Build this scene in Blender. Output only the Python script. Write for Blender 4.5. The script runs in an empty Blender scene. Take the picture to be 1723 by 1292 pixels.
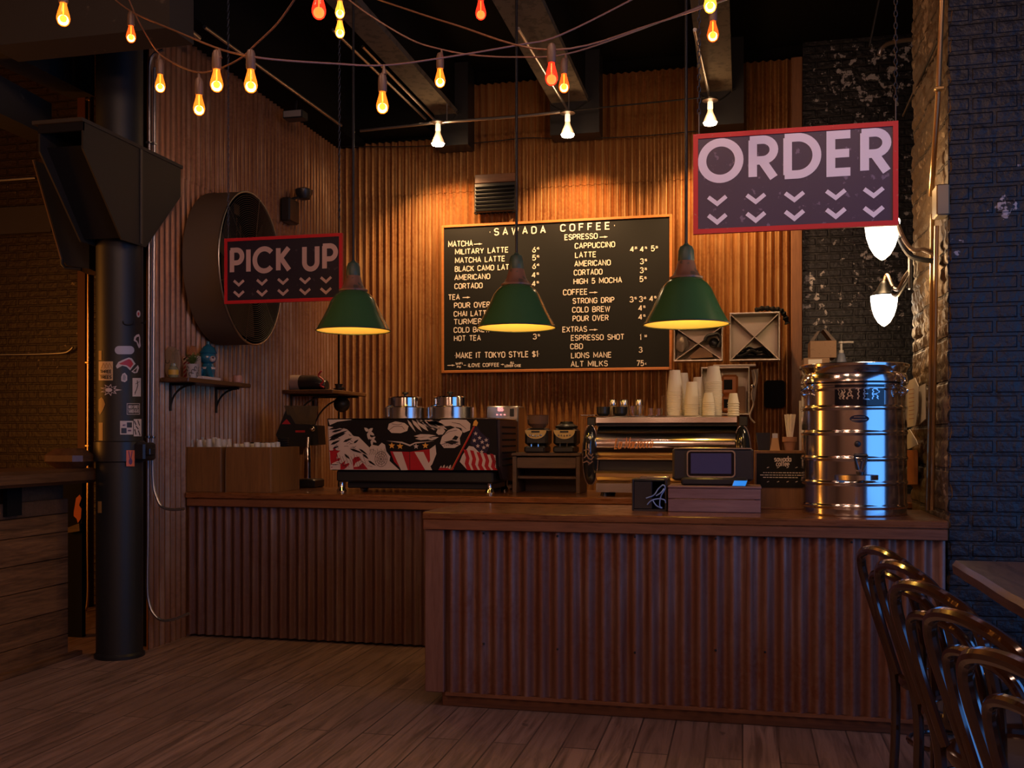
import bpy, math, random
from mathutils import Vector, Matrix
random.seed(7)
SC = bpy.context.scene
COL = SC.collection
PI = math.pi
# ------------------------------------------------------------------ camera, world, light, exposure
TH = math.radians(13.0); CT, ST = math.cos(TH), math.sin(TH)
FPX, CX, HY, CAMZ = 1680.0, 861.5, 735.0, 1.45
cam_d = bpy.data.cameras.new('camera'); cam = bpy.data.objects.new('camera', cam_d); COL.objects.link(cam)
cam.location = (0, 0, CAMZ); cam.rotation_euler = (PI/2, 0, TH)
cam_d.sensor_width = 36.0; cam_d.lens = 36.0*FPX/1723.0; cam_d.shift_y = (HY-646.0)/1723.0
cam_d.clip_start = 0.05
SC.camera = cam
w = bpy.data.worlds.new('world'); SC.world = w; w.use_nodes = True
w.node_tree.nodes['Background'].inputs[0].default_value = (0.10, 0.16, 0.32, 1)
w.node_tree.nodes['Background'].inputs[1].default_value = 0.05
SC.view_settings.view_transform = 'Standard'; SC.view_settings.look = 'None'
SC.view_settings.gamma = 1.0; SC.view_settings.use_curve_mapping = False
SC.view_settings.exposure = 0.0
SC.cycles.use_denoising = True
SC.cycles.max_bounces = 8; SC.cycles.sample_clamp_indirect = 4.0

def light(name, kind, loc, power, color, size=0.05, rot=None, **kw):
    d = bpy.data.lights.new(name, kind); o = bpy.data.objects.new(name, d); COL.objects.link(o)
    o.location = loc; d.energy = power; d.color = color
    if kind == 'AREA':
        d.shape = 'RECTANGLE'; d.size = kw['sx']; d.size_y = kw['sy']
    elif kind in ('POINT', 'SPOT'):
        d.shadow_soft_size = size
    if kind == 'SPOT':
        d.spot_size = math.radians(kw['cone']); d.spot_blend = kw.get('blend', .6)
    if rot: o.rotation_euler = rot
    return o

WARM = (1.0, 0.56, 0.24); AMBER = (1.0, 0.42, 0.08); BLUE = (0.10, 0.36, 1.0); YEL = (1.0, 0.62, 0.12)
# daylight through the window of the right wall, beside and behind the camera
light('daylight', 'AREA', (2.86, 2.1, 1.9), 74, BLUE, rot=(0, PI/2, 0), sx=2.6, sy=4.2)
# a lamp of the next room at the far left, outside the frame
light('next_room_lamp', 'AREA', (-7.9, 4.3, 1.95), 70, (1.0, 0.33, 0.04), rot=(0, -PI/2, 0), sx=2.3, sy=.7)
# added warm fill points, unseen behind the camera and overhead
for q_ in ((-2.6, -1.2, 2.9), (.6, -1.8, 2.9), (-1.0, .3, 3.0)):
    light('fill_light', 'POINT', q_, 46, (1.0, .52, .32), .25)
for q_ in ((-2.3, 2.3, 3.9), (-.6, 2.5, 3.9), (.7, 2.0, 3.9)):
    light('fill_light', 'POINT', q_, 50, (1.0, .58, .40), .15)

# ------------------------------------------------------------------ picture -> world
def dirv(px, py):
    u = (px-CX)/FPX; v = (HY-py)/FPX
    return (-ST+u*CT, CT+u*ST, v)
def at(px, py, Y):
    d = dirv(px, py); t = Y/d[1]; return Vector((d[0]*t, Y, CAMZ+d[2]*t))
def at_x(px, py, X):
    d = dirv(px, py); t = X/d[0]; return Vector((X, d[1]*t, CAMZ+d[2]*t))
def at_z(px, py, Z):
    d = dirv(px, py); t = (Z-CAMZ)/d[2]; return Vector((d[0]*t, d[1]*t, Z))
def at_d(px, py, D):
    d = dirv(px, py); return Vector((d[0]*D, d[1]*D, CAMZ+d[2]*D))
def ext(x0, y0, x1, y1, Y):
    a = at(x0, (y0+y1)/2, Y); b = at(x1, (y0+y1)/2, Y); m = (x0+x1)/2
    return a.x, b.x, at(m, y1, Y).z, at(m, y0, Y).z

# ------------------------------------------------------------------ mesh building
class MB:
    def __init__(s): s.v = []; s.f = []; s.m = []; s.cur = 0
    def add(s, vs, fs):
        b = len(s.v); s.v += [tuple(v) for v in vs]
        for f in fs: s.f.append([b+i for i in f]); s.m.append(s.cur)
        return s
    def box(s, x0, x1, y0, y1, z0, z1, rz=0, piv=None):
        vs = [(x, y, z) for z in (z0, z1) for y in (y0, y1) for x in (x0, x1)]
        if rz:
            c = piv or ((x0+x1)/2, (y0+y1)/2); ca, sa = math.cos(rz), math.sin(rz)
            vs = [(c[0]+(x-c[0])*ca-(y-c[1])*sa, c[1]+(x-c[0])*sa+(y-c[1])*ca, z) for x, y, z in vs]
        return s.add(vs, [(0,2,3,1),(4,5,7,6),(0,1,5,4),(2,6,7,3),(0,4,6,2),(1,3,7,5)])
    def bbox(s, x0, x1, y0, y1, z0, z1, b=0.005):
        # chamfered box
        b = min(b, (x1-x0)*.45, (y1-y0)*.45, (z1-z0)*.45)
        rings = []
        for z, i in ((z0, b), (z0+b, 0), (z1-b, 0), (z1, b)):
            x0_, x1_, y0_, y1_ = x0+i, x1-i, y0+i, y1-i
            rings.append([(x0_+b,y0_,z),(x1_-b,y0_,z),(x1_,y0_+b,z),(x1_,y1_-b,z),(x1_-b,y1_,z),(x0_+b,y1_,z),(x0_,y1_-b,z),(x0_,y0_+b,z)])
        return s.loft(rings, True, True)
    def loft(s, rings, cap0=True, cap1=True, closed=True):
        n = len(rings[0]); vs = [p for r in rings for p in r]; fs = []
        for i in range(len(rings)-1):
            for j in range(n if closed else n-1):
                k = (j+1) % n
                fs.append((i*n+j, i*n+k, (i+1)*n+k, (i+1)*n+j))
        if cap0: fs.append(tuple(reversed(range(n))))
        if cap1: fs.append(tuple(range((len(rings)-1)*n, len(rings)*n)))
        return s.add(vs, fs)
    def lathe(s, prof, c=(0, 0, 0), n=32, caps=True, sx=1, sy=1):
        rings = [[(c[0]+r*sx*math.cos(2*PI*k/n), c[1]+r*sy*math.sin(2*PI*k/n), c[2]+z) for k in range(n)] for r, z in prof]
        return s.loft(rings, caps and prof[0][0] > 1e-6, caps and prof[-1][0] > 1e-6)
    def tube(s, pts, r, n=8, caps=True, closed=False):
        P = [Vector(p) for p in pts]; N = len(P)
        R = r if isinstance(r, (list, tuple)) else [r]*N
        rings = []; up = None
        for i in range(N):
            if closed: t = P[(i+1) % N]-P[i-1]
            else: t = P[min(i+1, N-1)]-P[max(i-1, 0)]
            t = t.normalized() if t.length > 1e-9 else Vector((0,0,1))
            if up is None:
                up = Vector((0,0,1)) if abs(t.z) < .9 else Vector((1,0,0))
            a = (up-t*up.dot(t)); a = a.normalized() if a.length > 1e-6 else t.orthogonal().normalized()
            b = t.cross(a); up = a
            rings.append([tuple(P[i]+(a*math.cos(2*PI*k/n)+b*math.sin(2*PI*k/n))*R[i]) for k in range(n)])
        if closed: rings.append(rings[0])
        return s.loft(rings, caps and not closed, caps and not closed)
    def rod(s, p0, p1, r, n=12, r1=None): return s.tube([p0, p1], [r, r if r1 is None else r1], n)
    def ball(s, c, r, n=16, m=10, sc=(1,1,1)):
        prof = [(max(1e-5, math.sin(PI*i/m)), -math.cos(PI*i/m)) for i in range(m+1)]
        rings = [[(c[0]+r*sc[0]*a*math.cos(2*PI*k/n), c[1]+r*sc[1]*a*math.sin(2*PI*k/n), c[2]+r*sc[2]*z) for k in range(n)] for a, z in prof]
        return s.loft(rings, True, True)
    def poly(s, pts):      # flat face, any plane
        return s.add(pts, [tuple(range(len(pts)))])
    def prism(s, pts, off):  # pts: 3-D outline, extruded by vector off
        n = len(pts); off = Vector(off)
        vs = [tuple(p) for p in pts]+[tuple(Vector(p)+off) for p in pts]
        fs = [tuple(range(n)), tuple(reversed(range(n, 2*n)))]+[(i, i+n, (i+1) % n+n, (i+1) % n) for i in range(n)]
        return s.add(vs, fs)
    def move(s, d): s.v = [(x+d[0], y+d[1], z+d[2]) for x, y, z in s.v]; return s
    def rotz(s, a, c=(0, 0)):
        ca, sa = math.cos(a), math.sin(a)
        s.v = [(c[0]+(x-c[0])*ca-(y-c[1])*sa, c[1]+(x-c[0])*sa+(y-c[1])*ca, z) for x, y, z in s.v]; return s
    def mesh(s, name, mats, smooth=True, ang=35):
        me = bpy.data.meshes.new(name); me.from_pydata(s.v, [], s.f)
        for m in (mats if isinstance(mats, (list, tuple)) else [mats]): me.materials.append(m)
        me.polygons.foreach_set('material_index', s.m)
        import bmesh
        b = bmesh.new(); b.from_mesh(me); bmesh.ops.recalc_face_normals(b, faces=b.faces); b.to_mesh(me); b.free()
        if smooth:
            me.shade_smooth(); me.set_sharp_from_angle(angle=math.radians(ang))
        me.update(); return me

def thing(name, label, cat, loc=(0, 0, 0), rz=0, group=None):
    o = bpy.data.objects.new(name, None); COL.objects.link(o); o.empty_display_size = .05
    o.location = loc; o.rotation_euler = (0, 0, rz); o['label'] = label; o['category'] = cat
    if group: o['group'] = group
    return o
def part(name, mb, mat, parent, world=False, label=None, smooth=True, ang=35):
    if world:
        root = parent; off = Vector((0, 0, 0))
        while root is not None: off += root.location; root = root.parent
        mb.move(-off)
    o = bpy.data.objects.new(name, mb.mesh(name, mat, smooth, ang)); COL.objects.link(o); o.parent = parent
    if label: o['label'] = label
    return o
def solo(name, mb, mat, label, cat, group=None, smooth=True, ang=35):
    xs = [v[0] for v in mb.v]; ys = [v[1] for v in mb.v]; zs = [v[2] for v in mb.v]
    b = ((min(xs)+max(xs))/2, (min(ys)+max(ys))/2, min(zs)); mb.move((-b[0], -b[1], -b[2]))
    o = bpy.data.objects.new(name, mb.mesh(name, mat, smooth, ang)); COL.objects.link(o); o.location = b
    o['label'] = label; o['category'] = cat
    if group: o['group'] = group
    return o
def struct(name, mb, mat, smooth=True, ang=35):
    o = bpy.data.objects.new(name, mb.mesh(name, mat, smooth, ang)); COL.objects.link(o); o['kind'] = 'structure'; return o
def dup(o, loc=None, rz=None, label=None, parent=None):
    c = o.copy(); COL.objects.link(c)
    if parent is not None: c.parent = parent
    if loc is not None: c.location = loc
    if rz is not None: c.rotation_euler = (0, 0, rz)
    if label: c['label'] = label
    for ch in [x for x in o.children]: dup(ch, parent=c)
    return c

def arc(cx, cy, rx, ry, a0, a1, n=10):
    return [(cx+rx*math.cos(math.radians(a0+(a1-a0)*i/n)), cy+ry*math.sin(math.radians(a0+(a1-a0)*i/n))) for i in range(n+1)]
def smoothpath(pts, n=6):
    P = [Vector(p) for p in pts]; out = []
    for i in range(len(P)-1):
        p0, p1, p2, p3 = P[max(i-1, 0)], P[i], P[i+1], P[min(i+2, len(P)-1)]
        for k in range(n):
            t = k/n
            out.append(.5*((2*p1)+(p2-p0)*t+(2*p0-5*p1+4*p2-p3)*t*t+(3*p1-p0-3*p2+p3)*t**3))
    out.append(P[-1]); return out

# ------------------------------------------------------------------ materials
def mat(name, col, rough=.5, metal=0.0, **kw):
    m = bpy.data.materials.new(name); m.use_nodes = True
    b = m.node_tree.nodes['Principled BSDF']
    b.inputs['Base Color'].default_value = (*col, 1); b.inputs['Roughness'].default_value = rough; b.inputs['Metallic'].default_value = metal
    if 'trans' in kw: b.inputs['Transmission Weight'].default_value = kw['trans']
    if 'ior' in kw: b.inputs['IOR'].default_value = kw['ior']
    if 'coat' in kw: b.inputs['Coat Weight'].default_value = kw['coat']; b.inputs['Coat Roughness'].default_value = .1
    if 'emit' in kw:
        b.inputs['Emission Color'].default_value = (*kw['emit'], 1); b.inputs['Emission Strength'].default_value = kw['es']
    if 'alpha' in kw: b.inputs['Alpha'].default_value = kw['alpha']
    if 'spec' in kw: b.inputs['Specular IOR Level'].default_value = kw['spec']
    return m
class NT:
    def __init__(s, m): s.t = m.node_tree; s.b = s.t.nodes['Principled BSDF']
    def n(s, typ, **kw):
        x = s.t.nodes.new(typ)
        for k, v in kw.items():
            if k in ('inp',):
                for a, c in v.items(): x.inputs[a].default_value = c
            else: setattr(x, k, v)
        return x
    def l(s, a, b): s.t.links.new(a, b)
    def coords(s, scale=(1,1,1), rot=(0,0,0), kind='Object'):
        tc = s.n('ShaderNodeTexCoord'); mp = s.n('ShaderNodeMapping', inp={'Scale': scale, 'Rotation': rot})
        s.l(tc.outputs[kind], mp.inputs['Vector']); return mp.outputs['Vector']
    def noise(s, vec, scale, detail=4, rough=.55, dist=0):
        x = s.n('ShaderNodeTexNoise', inp={'Scale': scale, 'Detail': detail, 'Roughness': rough, 'Distortion': dist}); s.l(vec, x.inputs['Vector']); return x.outputs['Fac']
    def ramp(s, fac, stops, interp='LINEAR'):
        r = s.n('ShaderNodeValToRGB'); cr = r.color_ramp; cr.interpolation = interp
        while len(cr.elements) < len(stops): cr.elements.new(.5)
        for e, (p, c) in zip(cr.elements, stops): e.position = p; e.color = (*c, 1) if len(c) == 3 else c
        s.l(fac, r.inputs['Fac']); return r.outputs['Color']
    def mix(s, fac, a, b, mode='MIX'):
        x = s.n('ShaderNodeMix', data_type='RGBA', blend_type=mode)
        if isinstance(fac, (int, float)): x.inputs[0].default_value = fac
        else: s.l(fac, x.inputs[0])
        for sock, v in ((x.inputs[6], a), (x.inputs[7], b)):
            if isinstance(v, tuple): sock.default_value = (*v, 1)
            else: s.l(v, sock)
        return x.outputs[2]
    def bump(s, h, strength=.3, dist=.01):
        x = s.n('ShaderNodeBump', inp={'Strength': strength, 'Distance': dist}); s.l(h, x.inputs['Height']); s.l(x.outputs[0], s.b.inputs['Normal'])
    def col(s, c): s.l(c, s.b.inputs['Base Color'])
    def rough(s, fac, a, b):
        x = s.n('ShaderNodeMapRange', inp={'To Min': a, 'To Max': b}); s.l(fac, x.inputs[0]); s.l(x.outputs[0], s.b.inputs['Roughness'])

def wood(name, dark, light_, axis='x', rough=.45, scale=1.0, coat=0.0, bump=.25):
    m = mat(name, light_, rough); t = NT(m)
    if coat: t.b.inputs['Coat Weight'].default_value = coat; t.b.inputs['Coat Roughness'].default_value = .15
    s = {'x': (1.2, 14, 14), 'y': (14, 1.2, 14), 'z': (14, 14, 1.2)}[axis]
    v = t.coords(tuple(a*scale for a in s))
    f = t.noise(v, 1.6, 6, .6, .8); g = t.noise(v, 7, 3, .6)
    c = t.ramp(f, [(.3, dark), (.5, tuple((a+b)/2 for a, b in zip(dark, light_))), (.72, light_)])
    c2 = t.mix(.35, c, t.ramp(g, [(.35, dark), (.65, light_)])); t.col(c2)
    t.bump(f, bump, .004); t.rough(g, rough-.1, rough+.12)
    return m
def speck(name, base, fleck, thr=.66, scale=30, rough=.7, bump=.2):
    m = mat(name, base, rough); t = NT(m); v = t.coords()
    f = t.noise(v, scale, 5, .6); t.col(t.ramp(f, [(thr-.02, base), (thr+.02, fleck)])); t.bump(f, bump, .003); return m
def corrugated(name, base, rust, pale, metal=.55, rough=.38):
    m = mat(name, base, rough, metal); t = NT(m)
    v = t.coords((9, 9, .7)); f = t.noise(v, 1.5, 6, .65, .5)
    v2 = t.coords((1, 1, 1)); g = t.noise(v2, 2.2, 6, .65); h = t.noise(v2, 40, 3)
    c = t.ramp(f, [(.3, rust), (.5, base), (.72, pale)])
    c = t.mix(t.ramp(g, [(.4, (0,0,0)), (.65, (1,1,1))]), c, t.ramp(h, [(.3, rust), (.7, base)]))
    t.col(c); t.rough(g, rough-.08, rough+.2); t.bump(h, .12, .002); return m
def brick(name, c1, c2, mortar, flake, thr=.66, sc=1.0, rot=(PI/2, 0, 0), rough=.55, fscale=6, off=(0, 0, 0)):
    m = mat(name, c1, rough); t = NT(m); v = t.coords((1, 1, 1), rot)
    b = t.n('ShaderNodeTexBrick', inp={'Color1': (*c1, 1), 'Color2': (*c2, 1), 'Mortar': (*mortar, 1), 'Scale': sc, 'Mortar Size': .012, 'Mortar Smooth': .4, 'Brick Width': .215, 'Row Height': .072})
    b.offset = .5
    t.l(v, b.inputs['Vector'])
    p = t.coords(); p.node.inputs['Location'].default_value = off; f = t.noise(p, fscale, 6, .62); g = t.noise(p, 1.1, 3)
    mm = t.n('ShaderNodeMath', operation='MULTIPLY'); t.l(f, mm.inputs[0]); x = t.n('ShaderNodeMapRange', inp={'From Min': .35, 'From Max': .65, 'To Min': .8, 'To Max': 1.13}); t.l(g, x.inputs[0]); t.l(x.outputs[0], mm.inputs[1])
    k = t.ramp(mm.outputs[0], [(thr-.012, (0,0,0)), (thr+.012, (1,1,1))])
    t.col(t.mix(k, b.outputs['Color'], flake))
    hh = t.n('ShaderNodeMath', operation='ADD'); nz = t.noise(p, 25, 5); inv = t.n('ShaderNodeMath', operation='MULTIPLY', inp={1: -1.2}); t.l(b.outputs['Fac'], inv.inputs[0]); t.l(inv.outputs[0], hh.inputs[0]); t.l(nz, hh.inputs[1])
    t.bump(hh.outputs[0], .8, .012); return m

M = {}
M['black'] = mat('black_paint', (.012, .012, .014), .4)
M['matte'] = mat('matte_black', (.008, .008, .009), .8, spec=.1)
M['rubber'] = mat('black_plastic', (.014, .014, .016), .35)
M['steel'] = mat('stainless_steel', (.62, .60, .58), .22, 1.0)
M['chrome'] = mat('polished_steel', (.75, .72, .68), .12, 1.0)
M['galv'] = mat('galvanised_pipe', (.45, .45, .47), .35, 1.0)
M['ironblack'] = mat('black_iron', (.02, .02, .022), .42, .4)
M['brass'] = mat('old_brass', (.55, .36, .16), .3, 1.0)
M['white'] = mat('white_letters', (.66, .58, .50), .5)
M['paper'] = mat('paper_cup', (.80, .72, .60), .6)
M['redframe'] = speck('worn_red_paint', (.62, .012, .018), (.55, .16, .10), .68, 60, .5, .1)
M['navy'] = speck('worn_navy_sheet', (.046, .028, .072), (.16, .12, .2), .64, 25, .42, .05)
M['lilac'] = mat('pale_lettering', (.88, .82, .90), .5)
M['green'] = mat('green_enamel', (.045, .12, .042), .22, 0, coat=.3)
M['enamel'] = mat('cream_enamel', (.66, .47, .20), .4)
M['copperneck'] = speck('aged_copper', (.21, .10, .062), (.09, .07, .05), .6, 20, .45, .1)
M['greencap'] = speck('verdigris_cap', (.045, .085, .06), (.08, .07, .04), .6, 30, .45, .1)
M['kraft'] = speck('cardboard', (.32, .19, .11), (.26, .15, .09), .6, 40, .75, .05)
M['terracotta'] = mat('terracotta', (.34, .17, .11), .75)
M['glass'] = mat('clear_glass', (1, .97, .93), .03, 0, trans=1.0, ior=1.45)
M['cupclear'] = mat('clear_plastic', (.95, .90, .85), .14, 0, trans=.72, ior=1.3)
M['concrete'] = speck('fireproofed_beam', (.085, .07, .055), (.05, .04, .032), .55, 14, .85, .4)
M['ceil'] = mat('black_ceiling', (.004, .004, .004), .9, spec=.1)
M['joist'] = speck('dark_joist', (.022, .017, .012), (.06, .045, .03), .68, 9, .85, .3)  # dark brown with scattered paler specks
M['corr_back'] = corrugated('rusty_corrugated_sheet', (.36, .175, .060), (.19, .068, .022), (.48, .29, .13), .6, .34)
M['corr_left'] = corrugated('brown_corrugated_sheet', (.27, .118, .048), (.165, .060, .024), (.40, .24, .14), .6, .33)
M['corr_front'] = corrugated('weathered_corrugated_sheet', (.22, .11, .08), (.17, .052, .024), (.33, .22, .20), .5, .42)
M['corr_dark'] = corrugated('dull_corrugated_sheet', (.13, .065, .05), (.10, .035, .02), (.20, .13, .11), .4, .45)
M['slab'] = wood('varnished_counter_plank', (.075, .024, .008), (.24, .085, .026), 'x', .28, 1, .5)
M['slabtrim'] = wood('brown_edge_plank', (.10, .035, .015), (.22, .085, .035), 'x', .42)
M['post'] = wood('stained_post', (.13, .05, .02), (.26, .115, .05), 'z', .5)
M['boxwood'] = wood('plywood_box', (.12, .050, .015), (.22, .098, .030), 'z', .5)
M['pinkwood'] = wood('rosy_pallet_wood', (.15, .07, .06), (.27, .15, .13), 'x', .65)
M['darkwood'] = wood('dark_shelf_wood', (.05, .025, .015), (.13, .07, .04), 'x', .5)
M['tablewood'] = wood('worn_table_wood', (.04, .019, .013), (.115, .060, .044), 'y', .35, 1, .2)
M['halfwall'] = wood('rough_barn_board', (.040, .016, .006), (.235, .11, .042), 'y', .55, .8, 0, .5)
M['ledge'] = wood('brown_ledge_wood', (.06, .026, .010), (.15, .07, .028), 'y', .42, 1, .2)
M['bentwood'] = mat('varnished_bentwood', (.030, .011, .005), .12, 0, coat=.9)
M['cane'] = mat('polished_seat', (.10, .065, .045), .18, 0, coat=.6)
M['orange_frame'] = wood('orange_board_frame', (.28, .09, .02), (.42, .15, .035), 'x', .4)
M['board'] = mat('black_letterboard', (.006, .006, .0055), .6, spec=.18)
M['brick_right'] = brick('navy_painted_brick', (.010, .0105, .016), (.008, .0085, .0135), (.0065, .007, .0105), (.42, .36, .36), .70, 1, (PI/2, 0, 0), .5, 8)
M['brick_side'] = brick('bare_rough_brick', (.13, .085, .045), (.085, .052, .028), (.05, .035, .022), (.30, .22, .14), .60, 1, (PI/2, 0, PI/2), .6, 14)
M['brick_recess'] = brick('flaking_black_brick', (.011, .011, .015), (.008, .008, .012), (.006, .006, .008), (.36, .34, .38), .63, 1, (PI/2, 0, 0), .35, 15, (3.7, 1.3, 5.1))
M['brick_left'] = brick('brown_painted_brick', (.052, .029, .013), (.044, .024, .011), (.034, .018, .008), (.36, .26, .15), .715, 1, (PI/2, 0, 0), .42, 16)
M['plaster'] = mat('dim_plaster', (.06, .05, .045), .8)
M['rearwall'] = mat('warm_rear_wall', (.34, .20, .11), .8)
# ------------------------------------------------------------------ floor material
def floor_mat():
    m = mat('worn_floor_plank', (.1, .06, .05), .6); t = NT(m)
    v = t.coords((1, 1, 1), (0, 0, PI/2))
    b = t.n('ShaderNodeTexBrick', inp={'Color1': (.34, .215, .175, 1), 'Color2': (.23, .14, .112, 1), 'Mortar': (.02, .012, .01, 1), 'Scale': 1.0, 'Mortar Size': .0042, 'Mortar Smooth': .1, 'Brick Width': 2.3, 'Row Height': .165})
    b.offset = .37; t.l(v, b.inputs['Vector'])
    g = t.noise(t.coords((13, .9, 1)), 1.8, 7, .62, .9); k = t.noise(t.coords((4.5, 2.2, 1)), 1.6, 4, .55); d = t.noise(t.coords(), .9, 3)
    c = t.mix(t.ramp(g, [(.34, (1,1,1)), (.58, (0,0,0))]), b.outputs['Color'], (.10, .058, .044))
    c = t.mix(t.ramp(k, [(.24, (1,1,1)), (.31, (0,0,0))]), c, (.028, .016, .012))
    c = t.mix(t.ramp(d, [(.35, (.45,.45,.45)), (.65, (0,0,0))]), c, (.17, .11, .088))
    t.col(c); t.rough(g, .42, .75)
    h = t.n('ShaderNodeMath', operation='SUBTRACT'); t.l(g, h.inputs[0]); t.l(b.outputs['Fac'], h.inputs[1]); t.bump(h.outputs[0], .4, .006)
    return m
M['floor'] = floor_mat()

# ------------------------------------------------------------------ key planes
XL, YB = -3.95, 9.35          # left corrugated wall, back wall
ZC = 5.0                      # ceiling
FY, SZ = 5.12, 1.05           # front counter face, counter height
FX0, FX1 = at(716, 1000, FY).x, at(1591, 1000, FY).x
BY = 6.53                     # face of the back counter
struct('floor', MB().box(-8.2, 3.0, -4.0, YB+.2, -.12, 0), M['floor'])
struct('ceiling', MB().box(-8.2, 3.0, -4.0, YB+.2, ZC, ZC+.12), M['ceil'])
struct('wall_rear', MB().box(-8.2, 3.0, -4.12, -4.0, 0, ZC), M['rearwall'])
rw = MB(); rw.box(2.9, 3.05, -4, 0, 0, ZC); rw.box(2.9, 3.05, 4.2, 5.2, 0, ZC); rw.box(2.9, 3.05, 0, 4.2, 0, .6); rw.box(2.9, 3.05, 0, 4.2, 3.2, ZC)
struct('wall_right', rw, M['brick_right'])
struct('wall_far_left', MB().box(-8.3, -8.2, -4, 8.2, 0, ZC), M['rearwall'])

def sheet(x0, x1, z0, z1, y, pitch, amp, mb=None, n=8, phase=0, thick=.003):
    """corrugated sheet in the XZ plane, ridges towards -Y"""
    mb = mb or MB(); N = int((x1-x0)/pitch*n)
    top = []; 
    xs = [x0+(x1-x0)*i/N for i in range(N+1)]
    ys = [y-amp*math.cos(2*PI*(x-x0)/pitch+phase) for x in xs]
    vs = [(x, yy, z) for z in (z0, z1) for x, yy in zip(xs, ys)]; k = N+1
    mb.add(vs, [(i, i+1, k+i+1, k+i) for i in range(N)])
    vs = [(x, yy+thick, z) for z in (z0, z1) for x, yy in zip(xs, ys)]
    mb.add(vs, [(i, k+i, k+i+1, i+1) for i in range(N)])
    for z in (z0, z1):
        mb.add([(x, yy, z) for x, yy in zip(xs, ys)]+[(x, yy+thick, z) for x, yy in zip(xs, ys)], [(i, k+i, k+i+1, i+1) for i in range(N)])
    return mb
# back wall: solid wall with two courses of corrugated sheet
PX = at(1331, 500, YB).x
struct('wall_back', MB().box(XL-.1, PX+.12, YB+.06, YB+.2, 0, ZC), M['ceil'])
zl = at(880, 312, YB).z
cb = MB(); sheet(XL+.03, PX, .0, zl+.03, YB, .0695, .020, cb); sheet(XL+.03, PX, zl-.03, 4.36, YB-.006, .0695, .020, cb)
xm = at(735, 200, YB).x; sheet(xm, PX, 4.34, 4.86, YB-.001, .0695, .020, cb, phase=2*PI*((xm-XL-.03)/.0695 % 1))
struct('wall_back_cladding', cb, M['corr_back'], ang=60)
# left wall
struct('wall_left', MB().box(XL-.25, XL-.06, 6.16, YB+.2, 0, ZC), M['ceil'])
cl = MB(); Y0 = at_x(246, 700, XL).y
for z0, z1, dx in ((0, 3.36, 0), (3.32, 4.33, .006)):
    t = MB(); sheet(0, YB-.02-Y0, z0, z1, 0, .068, .016, t)
    t.v = [(XL+dx-y, Y0+x, z) for x, y, z in t.v]; cl.add(t.v, t.f)
struct('wall_left_cladding', cl, M['corr_left'], ang=60)
# recess at the back right and the brick pillar
struct('wall_recess', MB().box(PX+.1, 3.0, YB, YB+.2, 0, ZC), M['brick_recess'])
pl = at(1597, 800, 5.2).x; pl2 = 6.25
def rough_grid(mb, P, U, V, nu, nv, fn):
    vs = []
    for j in range(nv+1):
        for i in range(nu+1):
            u, v = i/nu, j/nv; p = Vector(P)+Vector(U)*u+Vector(V)*v; vs.append(tuple(p+fn(u*Vector(U).length, v*Vector(V).length)))
    k = nu+1
    mb.add(vs, [(j*k+i, j*k+i+1, j*k+k+i+1, j*k+k+i) for j in range(nv) for i in range(nu)]); return mb
from mathutils import noise as mn
def course(u, v, seed=0.0):
    r = math.floor(v/.072); fv = v/.072-r; uu = u/.215+(.5 if r % 2 else 0); fu = uu-math.floor(uu)
    g = min(fv, 1-fv)*.072; h = min(fu, 1-fu)*.215
    d = -.012*max(0, 1-min(g, h)/.010)
    return d+.012*mn.noise((u*9+seed, v*9, 1.3))+.008*mn.noise((u*30, v*30, seed))+.008*mn.noise((r*3.1, math.floor(uu)*1.7, seed))
pb = MB(); rough_grid(pb, (pl, 5.2, 0), (0, 1.05, 0), (0, 0, ZC), 90, 330, lambda u, v: Vector((-course(u, v, 4.0)-.004, 0, 0)))
struct('wall_pillar_side', pb, M['brick_side'], ang=80)
pf = MB(); rough_grid(pf, (pl-.004, 5.2, 0), (3.0-pl, 0, 0), (0, 0, ZC), 150, 330, lambda u, v: Vector((0, -.30*course(u, v, 9.0)+.004, 0)))
struct('wall_pillar_front', pf, M['brick_right'], ang=80)
struct('wall_pillar_core', MB().box(pl+.03, 3.0, 5.24, 6.25, 0, ZC), M['brick_right'])
# brown corner post closing the corrugated wall, left recess
bm_ = MB(); p0, p1 = at(1331, 500, YB-.03).x, at(1350, 500, YB-.03).x
struct('trim_1', MB().bbox(p0, p1, YB-.05, YB+.05, 0, 4.86, .006), M['post'])
# far left brick wall of the next room
struct('wall_next_room', MB().box(-8.2, XL-.24, 8.0, 8.2, 0, ZC), M['brick_left'])
a = at(0, 395, 7.97); b_ = at(88, 345, 7.97)
struct('trim_2', MB().box(-8.0, b_.x, 7.95, 8.0, a.z, b_.z), M['plaster'])
# rust-red post behind the column
x0, x1, _, _ = ext(137.5, 400, 151, 500, 7.5)
struct('trim_3', MB().bbox(x0, x1, 7.44, 7.56, 0, ZC, .004), mat('rust_red_post', (.10, .024, .008), .6))
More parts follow.
